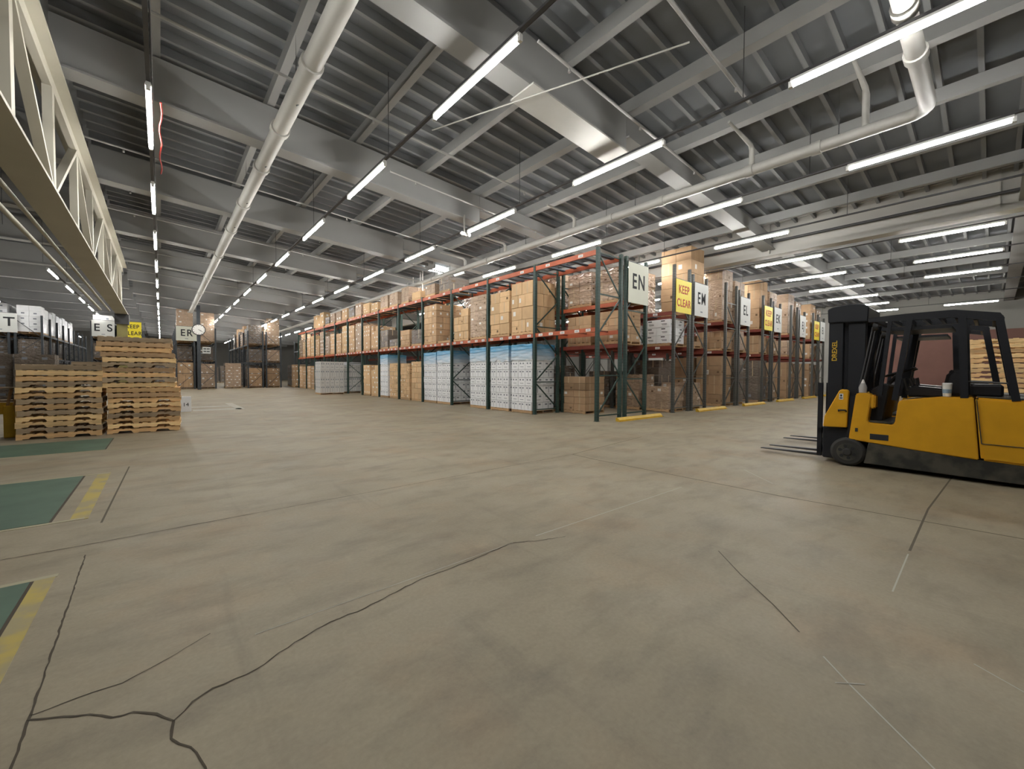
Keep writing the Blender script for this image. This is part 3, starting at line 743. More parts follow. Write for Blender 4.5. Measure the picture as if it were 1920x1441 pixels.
def half(i, h):    # y centre of one of the two places in a bay (0 = near)
    return YA + i * BAY + 0.765 + h * 1.39
GRP = 'loads in the long orange rack'
bayname = lambda i: ('%s bay of the orange rack from its near corner' % ORD[i])
sd = 0
def put(i, h, lev, H, n, style='card', W=1.15, D=1.22, blue=False, dx=0.0, words='', **kw):
    global sd; sd += 1
    z = (0, LV1, LV2)[lev]
    where = ('on the floor', 'on the lower beams', 'on top')[lev]
    tone = {'card': 'brown carton load', 'cardb': 'dull brown carton load', 'cardc': 'tan carton load', 'film': 'film-wrapped brown load', 'dark': 'dark wrapped load', 'white': 'white carton load', 'grey': 'grey-white carton load', 'archive': 'white box load'}[style]
    lab = '%s%s %s, %s half, %s' % ((words + ' ') if words else '', tone, where, ('near', 'far')[h], bayname(i).replace(' from its near corner', ''))
    return load(lab, GRP, XA + 0.62 + dx, half(i, h), z, D, W, H, n, style, sd, blue, **kw)
# ground level
put(1, 0, 0, 2.68, (2, 3, 8), 'white', blue=True, W=1.2); put(1, 1, 0, 2.68, (2, 3, 8), 'white', blue=True, W=1.2)
put(2, 0, 0, 2.68, (2, 3, 8), 'white', blue=True, W=1.2)
put(3, 0, 0, 2.66, (2, 3, 8), 'white', blue=True, W=1.28); put(3, 1, 0, 2.62, (2, 3, 8), 'white', blue=True, W=1.28)
put(4, 0, 0, 2.20, (2, 3, 7), 'cardc'); put(4, 1, 0, 2.12, (3, 3, 9), 'cardc')
put(5, 0, 0, 2.15, (2, 4, 8), 'cardc'); put(5, 1, 0, 2.68, (2, 3, 8), 'white', blue=True)
put(6, 0, 0, 2.05, (2, 3, 6), 'cardc', top_gap=0.3); put(6, 1, 0, 2.1, (2, 3, 8), 'cardc')
# level 1
put(1, 0, 1, 2.06, (2, 3, 4), 'cardc', W=1.25); put(1, 1, 1, 1.86, (2, 2, 4), 'cardc', W=1.25)
put(2, 0, 1, 1.95, (2, 2, 8), 'film', W=1.2); put(2, 1, 1, 1.50, (2, 3, 4), 'cardc', W=1.2, top_gap=0.3)
put(3, 0, 1, 0.45, (2, 2, 1), 'cardb', top_gap=0.3); put(3, 1, 1, 2.05, (3, 3, 6), 'card', W=1.25)
put(4, 0, 1, 0.9, (2, 2, 3), 'dark'); put(4, 1, 1, 0.98, (3, 2, 3), 'card', top_gap=0.4)
put(5, 0, 1, 0.55, (2, 2, 2), 'dark', top_gap=0.4); put(5, 1, 1, 1.2, (2, 2, 3), 'dark')
put(6, 0, 1, 1.55, (2, 3, 5), 'card', top_gap=0.3); put(6, 1, 1, 1.75, (3, 3, 6), 'card')
for i, (h0, h1) in zip(range(7, NB), ((2.05, 2.0), (2.1, 1.6), (1.7, 1.6), (2.05, 1.5), (1.9, 1.7), (1.5, 1.8))):
    put(i, 0, 1, h0, (3, 3, 6), ('card', 'film', 'cardc')[i % 3]); put(i, 1, 1, h1, (3, 3, 6), ('film', 'card', 'card')[i % 3])
    if i > 8: put(i, 0, 0, 2.1, (3, 3, 7), 'cardb'); put(i, 1, 0, 2.2, (3, 3, 7), 'card')
# top level
put(3, 1, 2, 0.62, (2, 2, 2), 'film', W=1.0); put(3, 0, 2, 0.75, (2, 1, 2), 'dark', W=0.9)
put(4, 0, 2, 0.48, (1, 1, 1), 'cardc', W=1.0); put(4, 1, 2, 0.95, (2, 2, 3), 'film', W=0.9)
put(5, 0, 2, 0.85, (2, 2, 3), 'film'); put(5, 1, 2, 0.85, (2, 2, 2), 'film')
put(6, 0, 2, 0.62, (2, 2, 3), 'cardc', top_gap=0.4); put(6, 1, 2, 0.75, (2, 3, 4), 'cardc', top_gap=0.4)
put(7, 0, 2, 0.95, (2, 2, 2), 'film'); put(7, 1, 2, 0.9, (1, 2, 2), 'dark')
put(8, 0, 2, 0.9, (2, 2, 2), 'card'); put(8, 1, 2, 0.85, (2, 2, 2), 'film')
put(9, 0, 2, 0.85, (2, 2, 3), 'film'); put(9, 1, 2, 0.7, (2, 2, 2), 'dark')
put(10, 0, 2, 1.25, (1, 2, 2), 'cardc'); put(11, 0, 2, 1.3, (2, 1, 2), 'cardc', D=0.7)
# white frame of tubes standing on the top level
t = thing('tube_frame', 'white bent metal tube frame standing on top of the orange rack', 'frame', (XA + 0.5, half(4, 1) - 0.3, LV2 + 0.02))
for i, pts in enumerate(([(0, -0.9, 0), (0, -0.9, 1.0), (0, 0.9, 1.35), (0, 0.9, 0)], [(0.4, -0.2, 0), (0.4, -0.2, 1.9), (0.4, 0.1, 1.9), (0.4, 0.1, 0.9)], [(0.2, -0.55, 0), (0.2, -0.55, 1.65)], [(0.1, 0.4, 0), (0.1, 0.4, 1.6)])):
    new('tube_member', MB().tube(pts, 0.022, 8).mesh('tube_member', M_WHITE), t)
# loads in the partner rack seen through the near bays
GB = 'loads in the rack behind the orange one'
def putB(yc, z, H, n, style, lab, W=1.15):
    load(lab, GB, XBk + 0.62, yc, z, 1.2, W, H, n, style, 5)
putB(YA + 0.75, 4.10, 1.25, (2, 2, 5), 'film', 'film-wrapped carton load on upper beams under the EN sign post')
putB(YA + 2.10, 4.10, 1.30, (2, 2, 5), 'film', 'film-wrapped carton load on upper beams, second behind the corner frame')
putB(YA + 0.75, 2.62, 1.20, (2, 2, 4), 'card', 'brown carton load on middle beams behind the corner frame')
putB(YA + 2.10, 2.62, 1.15, (2, 3, 3), 'card', 'brown carton load on middle beams, second behind the corner frame')
putB(YA + 3.7, 4.10, 1.5, (2, 2, 5), 'film', 'film-wrapped load on upper beams seen behind the tall brown loads'); putB(YA + 5.1, 4.10, 1.4, (2, 2, 5), 'film', 'film-wrapped load on upper beams, fourth from the corner behind the orange rack')
putB(YA + 6.6, 4.10, 1.5, (2, 2, 4), 'film', 'film-wrapped load on upper beams, fifth from the corner behind the orange rack'); putB(YA + 9.5, 4.10, 1.6, (2, 2, 4), 'film', 'film-wrapped load on upper beams, seventh from the corner behind the orange rack'); putB(YA + 12.5, 4.10, 1.4, (2, 2, 4), 'card', 'brown load on upper beams, ninth from the corner behind the orange rack')
putB(YA + 2.35, 0, 1.45, (2, 2, 5), 'cardb', 'brown carton load on the floor behind the corner bay, with its pallet showing')
putB(YA + 3.9, 0, 1.9, (2, 2, 6), 'dark', 'dark wrapped load on the floor behind the white loads')
# ------------------------------------------------------------------ the cross racks with aisle signs
PITCHX = 4.87
def sign(x, y, z, w, h, txt, m, ink, label, size, sx=1.0, lines=None, sub=True):
    s = thing('aisle_sign', label, 'sign', (x, y, z), group='aisle signs on the racks')
    new('panel', MB().box(0, w, -0.012, 0.0, 0, h).mesh('panel', m), s)
    for (body, zz, sz) in (lines or [(txt, h * 0.53, size)]):
        new('lettering', text_mesh(body, sz, ink, bold=sz * 0.016, sx=sx, space=1.12 if lines else 1.24), s, (w / 2, -0.014, zz), (R(90), 0, 0))
    if sub and not lines: new('small_print', MB().box(w * 0.42, w * 0.58, -0.0145, -0.012, h * 0.12, h * 0.16).mesh('small_print', M_GREYINK), s)
    new('hanger', MB().box(0.0, w, 0.005, 0.03, h - 0.02, h + 0.03).mesh('hanger', M_DKRACK), s)
    return s
LET = ['EN', 'EM', 'EL', 'EK', 'EJ', 'EI']
for k in range(0, 6):
    x0 = XA + PITCHX * k
    if k > 0:
        for side in (0, 1):
            xs = x0 + side * (FD + 0.30)
            r_ = thing('pallet_rack', 'grey-green cross rack row, %s side of the %s sign bay' % (('aisle-facing', 'sign')[side], LET[k]), 'rack', (xs, YA, 0))
            nb = 3 if k < 3 else 2
            for i in range(nb + 1): frame(r_, 0, i * BAY, RH + (0.15 if side else 0.3), M_GREY, near=(k < 4 and i < 1), flip=(i + side) % 2 == 0, dz=1.2)
            for i in range(nb):
                a, b = i * BAY + 0.045, (i + 1) * BAY - 0.045
                for z in (2.70, 4.08):
                    beam(r_, 0, a, b, z, M_ORANGE_SHADED, labels=2 if (k < 4 and not side) else 0, hgt=0.15); beam(r_, FD, a, b, z, M_ORANGE_SHADED, hgt=0.15)
                    bars(r_, 0, FD, a, b, z, 3, M_BLUEBAR)
    # letter sign on the right-hand frame, caution sign on the left-hand frame
    sx0 = x0 + FD + 0.30 + (0.03 if k == 0 else 0.02)
    cream = M_SIGN if k == 0 else M_SIGNW
    ls = {0: 0.74, 1: 0.70}.get(k, 0.70)
    sign(sx0, YA - 0.075, 4.04, 1.25, 1.40, LET[k], cream, M_INK if k else M_GREYINK if False else M_INK, '%s aisle sign with black letters %s hung on a rack end' % ('cream' if k == 0 else 'white', LET[k]), ls, 0.78, sub=k != 0)
    if k in (1, 3, 5):
        sign(x0, YA - 0.075, 4.04, 1.27, 1.32, '', M_SIGNY, M_RED, 'yellow KEEP CLEAR sign beside the %s sign' % LET[k], 0.4, 0.80, lines=[('KEEP', 0.92, 0.46), ('CLEAR', 0.38, 0.44)])
    # yellow floor guard
    g = thing('floor_guard', 'yellow floor guard bar before the %s rack end' % LET[k], 'guard bar', (x0 + (0.55 if k == 0 else 1.25), YA - 0.42, 0), R(-1), 'yellow guard bars on the floor')
    new('guard_bar', MB().prism([(-0.07, 0), (-0.07, 0.05), (0.0, 0.12), (0.07, 0.12), (0.07, 0)], 0, 2.6, 'x').mesh('guard_bar', M_YELLOW), g)
    new('base_strip', MB().box(-0.05, 2.65, -0.11, -0.07, 0, 0.012).mesh('base_strip', M_YELLOW), g)
def putC(k, side, place, z, H, n, style, words, top_gap=0.0, W=1.2, D=1.2):
    xs = XA + PITCHX * k + side * (FD + 0.30) + FD / 2
    lab = '%s, %s row of %s rack, %s place' % (words, ('aisle', 'sign')[side], LET[k], ORD[place])
    load(lab, 'loads in the cross racks', xs, YA + (place // 2) * BAY + 0.78 + (place % 2) * 1.36, z, W, D, H, n, style, k + side, top_gap=top_gap)
# rack 2 (EM)
putC(1, 0, 0, 0, 1.05, (2, 2, 3), 'film', 'low wrapped carton load on the floor'); putC(1, 0, 1, 0, 1.55, (2, 2, 4), 'film', 'wrapped carton load on the floor'); putC(1, 0, 2, 0, 1.7, (2, 2, 4), 'dark', 'dark load on the floor')
putC(1, 0, 0, 2.70, 1.10, (2, 2, 3), 'archive', 'white document boxes on the middle beams'); putC(1, 0, 1, 2.70, 0.95, (2, 2, 3), 'archive', 'white document boxes on the middle beams')
putC(1, 0, 1, 4.08, 1.9, (2, 2, 6), 'film', 'wrapped brown load on the upper beams'); putC(1, 0, 2, 4.08, 2.2, (3, 2, 7), 'film', 'wrapped brown load on the upper beams')
putC(1, 1, 0, 4.08, 2.95, (2, 2, 5), 'card', 'very tall brown load reaching above the signs', W=1.22, D=1.36); putC(1, 1, 0, 0, 1.2, (2, 2, 4), 'film', 'wrapped load on the floor'); putC(1, 1, 1, 0, 2.2, (2, 2, 6), 'dark', 'dark load on the floor')
putC(1, 1, 0, 2.70, 0.3, (2, 2, 1), 'cardb', 'single layer of cartons on the middle beams')
# rack 3 (EL)
putC(2, 0, 0, 0, 2.45, (2, 2, 5), 'cardb', 'tall brown floor load with a paper notice'); putC(2, 0, 1, 0, 2.4, (2, 2, 5), 'cardb', 'tall brown load on the floor')
putC(2, 0, 0, 2.70, 0.95, (2, 2, 3), 'cardb', 'brown load on the middle beams', 0.2); putC(2, 0, 1, 2.70, 0.8, (2, 2, 2), 'cardb', 'brown load on the middle beams')
putC(2, 0, 0, 4.08, 2.55, (2, 3, 5), 'film', 'tall wrapped load above the signs'); putC(2, 0, 1, 4.08, 2.5, (2, 3, 5), 'film', 'tall wrapped load above the signs')
putC(2, 1, 0, 4.08, 2.2, (2, 2, 5), 'film', 'wrapped load above the signs'); putC(2, 1, 0, 0, 2.4, (2, 2, 6), 'dark', 'dark load on the floor'); putC(2, 1, 0, 2.70, 1.1, (2, 2, 3), 'film', 'wrapped load on the middle beams')
new('paper_notice', MB().box(0, 0.002, 0, 0.26, 0, 0.22, 0).box(-0.001, 0, 0.03, 0.23, 0.13, 0.17, 1).box(-0.001, 0, 0.03, 0.23, 0.05, 0.09, 1).mesh('paper_notice', [M_WHITE, M_GREYINK]), None, (XA + 2 * PITCHX - 0.0, YA + 0.75, 1.55))
tag(bpy.data.objects['paper_notice'], 'white paper notice stuck on the tall brown load below the EL sign', 'notice')
# racks 4-6
for k in (3, 4, 5):
    st = ('cardb', 'film', 'card')[k - 3]
    for pl in (0, 1):
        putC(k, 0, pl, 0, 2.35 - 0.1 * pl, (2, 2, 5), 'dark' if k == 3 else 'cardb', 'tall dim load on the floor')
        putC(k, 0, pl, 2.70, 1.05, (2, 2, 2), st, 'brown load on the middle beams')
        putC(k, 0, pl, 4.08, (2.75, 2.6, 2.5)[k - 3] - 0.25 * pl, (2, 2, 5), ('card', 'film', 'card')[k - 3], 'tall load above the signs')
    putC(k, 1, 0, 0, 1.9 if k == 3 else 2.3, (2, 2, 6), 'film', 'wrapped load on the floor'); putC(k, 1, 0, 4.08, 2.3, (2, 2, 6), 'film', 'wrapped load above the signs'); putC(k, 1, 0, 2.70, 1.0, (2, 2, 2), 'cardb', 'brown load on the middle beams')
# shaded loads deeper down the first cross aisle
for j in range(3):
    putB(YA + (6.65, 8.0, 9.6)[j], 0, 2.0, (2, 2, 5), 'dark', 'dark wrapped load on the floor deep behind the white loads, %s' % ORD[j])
# grey-white loads left standing in the aisle before the rack
for i, (x, y, lb) in enumerate(((9.30, 31.3, 'grey-white carton load standing out in the aisle, left one of two'), (11.0, 32.6, 'grey-white carton load at the rack edge, right one of two'))):
    load(lb, 'grey-white loads in the aisle', x, y, 0, 1.62, 1.3, 2.35, (5, 3, 4), 'grey', 3, detail=True, cap=(i == 1))
# ------------------------------------------------------------------ far racks across the end of the hall
def far_rack(x0, y, nb, label, m=M_DKRACK, levels=(2.6, 4.35), h=5.7, double=True):
    r_ = thing('pallet_rack', label, 'rack', (x0, y, 0), group='far pallet racks')
    for s in ((0, 1) if double else (0,)):
        for i in range(nb + 1): frame(r_, s * 1.6, i * BAY, h, m, fd=1.3, near=False, flip=i % 2 == 0, dz=1.3)
        for i in range(nb):
            for z in levels:
                for x in (0, 1.3): beam(r_, s * 1.6 + x, i * BAY + .05, (i + 1) * BAY - .05, z, m)
    return r_
YF = 48.0
far_rack(1.05, YF, 5, 'dark pallet rack at the hall end under the ER sign')
far_rack(6.6, YF + 0.3, 5, 'dark pallet rack at the hall end between ER and the orange rack')
far_rack(-4.3, YF, 6, 'dark pallet rack at the hall end under the ES sign')
far_rack(-9.6, YF - 2, 8, 'dark pallet rack at the hall end under the ET sign')
far_rack(-15.5, YF - 2, 8, 'dark pallet rack left of the ET sign')
far_rack(13.5, YF + 3.5, 3, 'dark pallet rack beyond the end of the orange rack')
def putF(x, y, z, H, n, style, lab, W=1.25, D=1.2): load(lab, 'loads in the far racks', x, y, z, W, D, H, n, style, 9, detail=False)
def slot(y0, j): return y0 + (j // 2) * BAY + 0.78 + (j % 2) * 1.36
for i, x in enumerate((1.70, 3.30)):
    w = ('left', 'right')[i]
    putF(x, slot(YF, 0), 4.35, 2.95 - .15 * i, (3, 2, 6), 'film', 'tall wrapped brown load on top above the ER sign, %s one' % w, 1.2)
    putF(x, slot(YF, 0), 0, 2.45 if i == 0 else 2.35, (3, 2, 4), 'card' if i == 0 else 'film', 'brown load on the floor under the ER rack, %s one' % w, 1.15)
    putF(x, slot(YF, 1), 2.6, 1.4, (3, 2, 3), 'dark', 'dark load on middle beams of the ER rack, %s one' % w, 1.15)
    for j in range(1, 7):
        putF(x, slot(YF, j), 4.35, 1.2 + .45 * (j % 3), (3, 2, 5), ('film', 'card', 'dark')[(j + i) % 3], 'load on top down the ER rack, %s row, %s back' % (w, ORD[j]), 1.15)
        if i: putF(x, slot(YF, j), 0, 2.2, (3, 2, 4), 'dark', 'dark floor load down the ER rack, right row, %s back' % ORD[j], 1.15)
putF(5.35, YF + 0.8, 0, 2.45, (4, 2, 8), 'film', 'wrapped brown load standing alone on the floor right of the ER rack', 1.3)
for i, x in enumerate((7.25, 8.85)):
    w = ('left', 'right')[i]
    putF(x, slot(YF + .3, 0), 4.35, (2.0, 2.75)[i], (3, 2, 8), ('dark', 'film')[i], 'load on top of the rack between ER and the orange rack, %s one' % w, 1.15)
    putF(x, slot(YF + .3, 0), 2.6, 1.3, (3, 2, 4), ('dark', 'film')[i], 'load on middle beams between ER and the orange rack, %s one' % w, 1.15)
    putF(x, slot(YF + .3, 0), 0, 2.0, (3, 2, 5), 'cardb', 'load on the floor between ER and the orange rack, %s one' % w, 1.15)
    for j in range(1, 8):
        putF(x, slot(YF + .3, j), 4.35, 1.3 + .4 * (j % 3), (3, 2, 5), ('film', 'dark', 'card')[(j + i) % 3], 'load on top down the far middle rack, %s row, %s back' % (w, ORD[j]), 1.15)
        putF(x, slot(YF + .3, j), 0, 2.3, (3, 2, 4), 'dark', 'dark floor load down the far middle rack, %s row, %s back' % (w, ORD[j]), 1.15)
for j in range(4):
    putF(14.15, slot(YF + 3.5, j), 0, 2.4, (3, 2, 5), 'dark', 'dark load at the hall end beside the orange rack, %s' % ORD[j], 1.15)
    putF(14.15, slot(YF + 3.5, j), 4.35, 2.0, (3, 2, 5), 'card', 'tan load on top beyond the orange rack, %s' % ORD[j], 1.15)
    putF(11.2 + .2 * j, 48.2 + 1.6 * j, 0, 2.4, (3, 2, 5), 'dark' if j else 'cardb', 'floor load past the last bay of the orange rack, %s' % ORD[j], 1.15)
ET0 = YF - 2
for j in range(10):
    putF(-7.35, slot(ET0, j), 4.35, 2.05 - .1 * (j % 3), (2, 2, 5), 'white', 'white wrapped load on top between the ET and ES signs, %s back' % ORD[j], 1.2, 1.25)
    if j < 5: putF(-8.95, slot(ET0, j), 4.35, 2.1, (2, 2, 5), 'white', 'white wrapped load on top behind the ET sign, %s back' % ORD[j], 1.15)
    if j < 7:
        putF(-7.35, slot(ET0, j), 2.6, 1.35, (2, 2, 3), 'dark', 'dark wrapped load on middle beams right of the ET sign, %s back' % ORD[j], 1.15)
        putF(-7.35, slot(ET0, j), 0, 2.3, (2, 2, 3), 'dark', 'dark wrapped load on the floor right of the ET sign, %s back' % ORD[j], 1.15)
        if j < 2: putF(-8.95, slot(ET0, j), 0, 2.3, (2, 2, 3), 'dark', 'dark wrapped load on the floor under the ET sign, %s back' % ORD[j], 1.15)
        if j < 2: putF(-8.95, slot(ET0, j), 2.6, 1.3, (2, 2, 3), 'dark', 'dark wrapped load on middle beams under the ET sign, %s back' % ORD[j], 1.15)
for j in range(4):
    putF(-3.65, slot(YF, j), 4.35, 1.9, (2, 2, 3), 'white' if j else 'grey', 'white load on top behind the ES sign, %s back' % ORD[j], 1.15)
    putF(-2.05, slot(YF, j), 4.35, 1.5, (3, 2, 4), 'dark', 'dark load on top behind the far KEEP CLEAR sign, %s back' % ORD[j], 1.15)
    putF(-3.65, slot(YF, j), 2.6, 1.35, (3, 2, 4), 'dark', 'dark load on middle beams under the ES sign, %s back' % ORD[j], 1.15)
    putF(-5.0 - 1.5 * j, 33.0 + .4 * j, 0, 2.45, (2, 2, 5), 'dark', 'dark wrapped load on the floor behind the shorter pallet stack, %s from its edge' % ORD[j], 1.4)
sign(1.05, YF - .1, 4.42, 1.5, 1.30, 'ER', M_SIGN, M_INK, 'cream aisle sign reading ER at the hall end', 0.85, 0.85)
sign(-4.28, YF - .1, 4.46, 1.35, 1.34, 'E S', M_SIGNW, M_INK, 'white aisle sign reading ES at the hall end', 0.85, 0.9)
sign(-2.40, YF - .1, 4.46, 1.15, 1.36, '', M_SIGNY, M_INK, 'yellow KEEP CLEAR sign beside the ES sign', 0.4, 0.80, lines=[('KEEP', 0.95, 0.46), ('CLEAR', 0.38, 0.46)])
sign(-9.55, YF - 2.1, 4.36, 1.68, 1.38, 'E T', M_SIGNW, M_INK, 'white aisle sign reading ET at the left edge', 0.9, 1.0)
# small notice under the clock
n_ = thing('notice_board', 'small white two-line notice on the far rack beside the clock', 'sign', (2.95, YF - 0.10, 3.30))
new('panel', MB().box(-0.32, 0.62, 0.0, 0.045, 0.25, 0.32).box(0, 0.62, -0.012, 0.03, 0, 0.62).mesh('panel', M_SIGNW), n_)
mb = MB()
for zz in (0.14, 0.38):
    for xx in (0.08, 0.19, 0.33, 0.44): mb.box(xx, xx + 0.09, -0.015, -0.012, zz, zz + 0.11)
new('print', mb.mesh('print', M_INK), n_)
# clock on a dark post
ck = thing('wall_clock', 'round white clock with black rim on a dark post before the ER sign', 'clock', (2.58, 46.0, 0))
new('post', MB().box(-0.13, 0.13, 0.0, 0.2, 0, 7.5).mesh('post', M_DKRACK), ck)
new('rim', MB().tube([(0, -0.02, 5.32), (0, 0.0 - 0.12, 5.32)], 0.50, 32).mesh('rim', M_INK), ck)
new('dial', MB().tube([(0, -0.12, 5.32), (0, -0.125, 5.32)], 0.44, 32).mesh('dial', M_WHITE), ck)
mb = MB()
for h in range(12):
    a = h * math.pi / 6; mb.bar((0.35 * math.sin(a), -0.128, 5.32 + 0.35 * math.cos(a)), (0.41 * math.sin(a), -0.128, 5.32 + 0.41 * math.cos(a)), 0.035, 0.006, up=(0, 1, 0))
new('hour_marks', mb.mesh('hour_marks', M_INK), ck)
new('hour_hand', MB().bar((0, -0.135, 5.32), (0.19, -0.135, 5.22), 0.035, 0.006, up=(0, 1, 0)).mesh('hour_hand', M_INK), ck)
new('minute_hand', MB().bar((-0.05, -0.14, 5.35), (0.29, -0.14, 5.12), 0.025, 0.006, up=(0, 1, 0)).mesh('minute_hand', M_INK), ck)
for j in range(11):  # added dark loads that cover the bright floor at the hall's far end
    load('made-up dark load hiding the bright far floor, %s from the truss side' % ORD[j], 'added loads darkening the far end', -1.5 + 1.45 * j, 74 + 0.3 * (j % 2), 0, 1.25, 1.2, 2.5 - 0.1 * (j % 3), (2, 2, 4), 'dark', 4, detail=False)
# twin-head emergency light on the girder
em = thing('emergency_light', 'small white twin-head emergency light hung below the second girder', 'light', (8.02, 11.95, 6.30))
new('drop_pipe', MB().tube([(0, 0, 0.1), (0, 0, 0.70)], 0.03, 8).mesh('drop_pipe', M_PIPE), em)
new('case', MB().box(-0.09, 0.09, -0.05, 0.05, -0.02, 0.11).mesh('case', M_HOUSING, bevel=0.01), em)
for x in (-0.15, 0.15): new('lamp_head', MB().tube([(x, 0.02, 0.05), (x, -0.09, 0.03)], [0.03, 0.06], 12).mesh('lamp_head', M_HOUSING), em)
# white carton on the floor behind the tall pallet stack
cb = thing('floor_box', 'white carton standing on the floor beside the taller pallet stack', 'box', (0.66, 20.6, 0))
new('carton', MB().box(-0.22, 0.22, -0.2, 0.2, 0, 0.58).mesh('carton', M_WHITECARD, bevel=0.008), cb)
new('lettering', text_mesh('14', 0.2, M_INK), cb, (0.05, -0.203, 0.28), (R(90), 0, 0))
new('flap', MB().box(-0.22, 0.0, -0.2, 0.2, 0.582, 0.59).box(0.005, 0.22, -0.2, 0.2, 0.582, 0.588).mesh('flap', M_WHITECARD), cb)
# yellow guard posts by the left pallets
gd = thing('dock_guard', 'yellow steel guard frame at the left edge beside the shorter pallet stack', 'guard', (-2.72, 15.0, 0))
new('post', MB().box(-0.09, 0.09, -0.09, 0.09, 0, 0.75).mesh('post', M_YELLOW, bevel=0.01), gd)
new('post', MB().box(-0.42, -0.24, -0.25, -0.07, 0, 1.1).mesh('post', M_YELLOW, bevel=0.01), gd)
new('rail', MB().box(-1.4, 0.05, -0.02, 0.06, 0.55, 0.82).mesh('rail', M_YELLOW), gd)
new('rail', MB().box(-1.4, -0.3, -0.2, -0.1, 0.1, 0.28).mesh('rail', M_YELLOW), gd)
new('handle', MB().bar((-0.05, -0.06, 0.6), (0.03, 0.0, 1.15), 0.04, 0.04).mesh('handle', M_WOOD[3]), gd)
new('handle', MB().bar((0.05, -0.06, 0.6), (0.14, 0.0, 1.15), 0.04, 0.04).mesh('handle', M_WOOD[3]), gd)
new('shelf', MB().box(-0.6, 0.2, -0.2, 0.2, 1.15, 1.18).mesh('shelf', M_WOOD[1]), gd)

# ------------------------------------------------------------------ forklifts
def forklift(label, loc):
    t = thing('forklift', label, 'forklift', loc, R(0), 'forklifts')
    W = 1.2
    body = [(1.46, 0.46), (1.38, 1.22), (1.36, 1.25), (1.21, 1.25), (1.18, 1.20), (1.22, 0.80), (1.20, 0.765), (0.91, 0.755), (0.885, 0.80), (0.855, 1.12), (0.83, 1.155), (0.40, 1.225), (0.06, 1.235), (-0.01, 0.34), (0.66, 0.39)]
    b = new('body', MB().prism(body, 0.0, W, 'x').mesh('body', M_TRUCK, bevel=0.012, seg=2), t)
    new('vent_slot', MB().box(-0.004, 0.01, 0.955, 1.185, 0.49, 0.585).mesh('vent_slot', M_INK, bevel=0.004), b)
    new('hook_mark', MB().box(-0.003, 0.0, 1.34, 1.375, 0.60, 0.66).mesh('hook_mark', M_SKIRT), b)
    cw = new('counterweight', MB().prism([(0.045, 1.235), (-0.20, 1.22), (-1.35, 1.16), (-1.6, 1.02), (-1.66, 0.56), (-1.6, 0.28), (-0.03, 0.34), (-0.015, 0.5)], -0.02, W + 0.02, 'x').mesh('counterweight', M_TRUCK, bevel=0.03, seg=2), t)
    new('seam', MB().bar((-0.023, 0.03, 1.2), (-0.023, -0.03, 0.58), 0.012, 0.035, up=(1, 0, 0)).mesh('seam', M_SKIRT), cw)
    new('seam', MB().bar((-0.024, -0.03, 0.58), (-0.024, -1.62, 0.56), 0.01, 0.02, up=(1, 0, 0)).mesh('seam', M_SKIRT), cw)
    new('top_plate', MB().prism([(0.03, 1.24), (-0.2, 1.227), (-1.34, 1.167), (-1.34, 1.18), (-0.2, 1.245), (0.03, 1.255)], 0.04, W - 0.04, 'x').mesh('top_plate', M_SKIRT), cw)
    new('skirt', MB().prism([(1.26, 0.08), (1.20, 0.44), (0.64, 0.385), (0.0, 0.34), (-1.6, 0.30), (-1.56, 0.05)], 0.015, W - 0.015, 'x').mesh('skirt', M_SKIRT, bevel=0.01), t)
    # cowl hooks: side plate beside the mast
    for x0, x1 in ((0.0, 0.10), (W - 0.10, W)):
        n_ = new('nose_plate', MB().prism([(1.60, 1.285), (1.57, 1.30), (1.50, 1.30), (1.475, 1.27), (1.49, 0.655), (1.80, 0.64), (1.82, 0.66), (1.80, 0.83)], x0, x1, 'x').mesh('nose_plate', M_TRUCK, bevel=0.01), t)
        if x0 == 0.0:
            new('decal', MB().box(-0.002, 0, 1.545, 1.60, 1.13, 1.23, 0).box(-0.003, -0.002, 1.56, 1.585, 1.18, 1.215, 1).box(-0.003, -0.002, 1.553, 1.592, 1.145, 1.165, 1).mesh('decal', [M_WHITE, M_INK]), n_)
            new('grab_handle', MB().tube([(0.0, 1.50, 0.93), (-0.04, 1.50, 0.95), (-0.04, 1.60, 0.95), (0.0, 1.60, 0.93)], 0.014, 8).mesh('grab_handle', M_STEEL), n_)
    new('inner_frame', MB().prism([(1.5, 0.3), (1.46, 1.2), (1.38, 1.2), (1.44, 0.3)], 0.05, W - 0.05, 'x').mesh('inner_frame', M_TRUCKD), t)
    new('axle_block', MB().box(0.12, W - 0.12, 1.40, 1.85, 0.08, 0.64).mesh('axle_block', M_TRUCKD, bevel=0.02), t)
    # front wheels
    for x0 in (-0.02, W - 0.2):
        w = new('wheel', MB().tube([(x0, 1.47, 0.242), (x0 + 0.03, 1.47, 0.242), (x0 + 0.19, 1.47, 0.242), (x0 + 0.22, 1.47, 0.242)], [0.20, 0.238, 0.238, 0.20], 32).mesh('wheel', M_RUBBER), t)
        new('rim', MB().tube([(x0 - 0.006, 1.47, 0.242), (x0 + 0.05, 1.47, 0.242)], 0.145, 24).mesh('rim', M_SKIRT), w)
        new('hub', MB().tube([(x0 - 0.03, 1.47, 0.242), (x0 + 0.0, 1.47, 0.242)], [0.05, 0.07], 16).mesh('hub', M_STEEL), w)
        mb = MB()
        for q in range(6):
            a = q * math.pi / 3 + 0.3; y, z = 1.47 + 0.10 * math.cos(a), 0.242 + 0.10 * math.sin(a)
            mb.tube([(x0 - 0.010, y, z), (x0 + 0.0, y, z)], 0.028, 8)
        new('rim_holes', mb.mesh('rim_holes', M_INK), w)
    for x0 in (0.02, W - 0.2):
        new('rear_wheel', MB().tube([(x0, -0.9, 0.2), (x0 + 0.18, -0.9, 0.2)], 0.2, 24).mesh('rear_wheel', M_RUBBER), t)
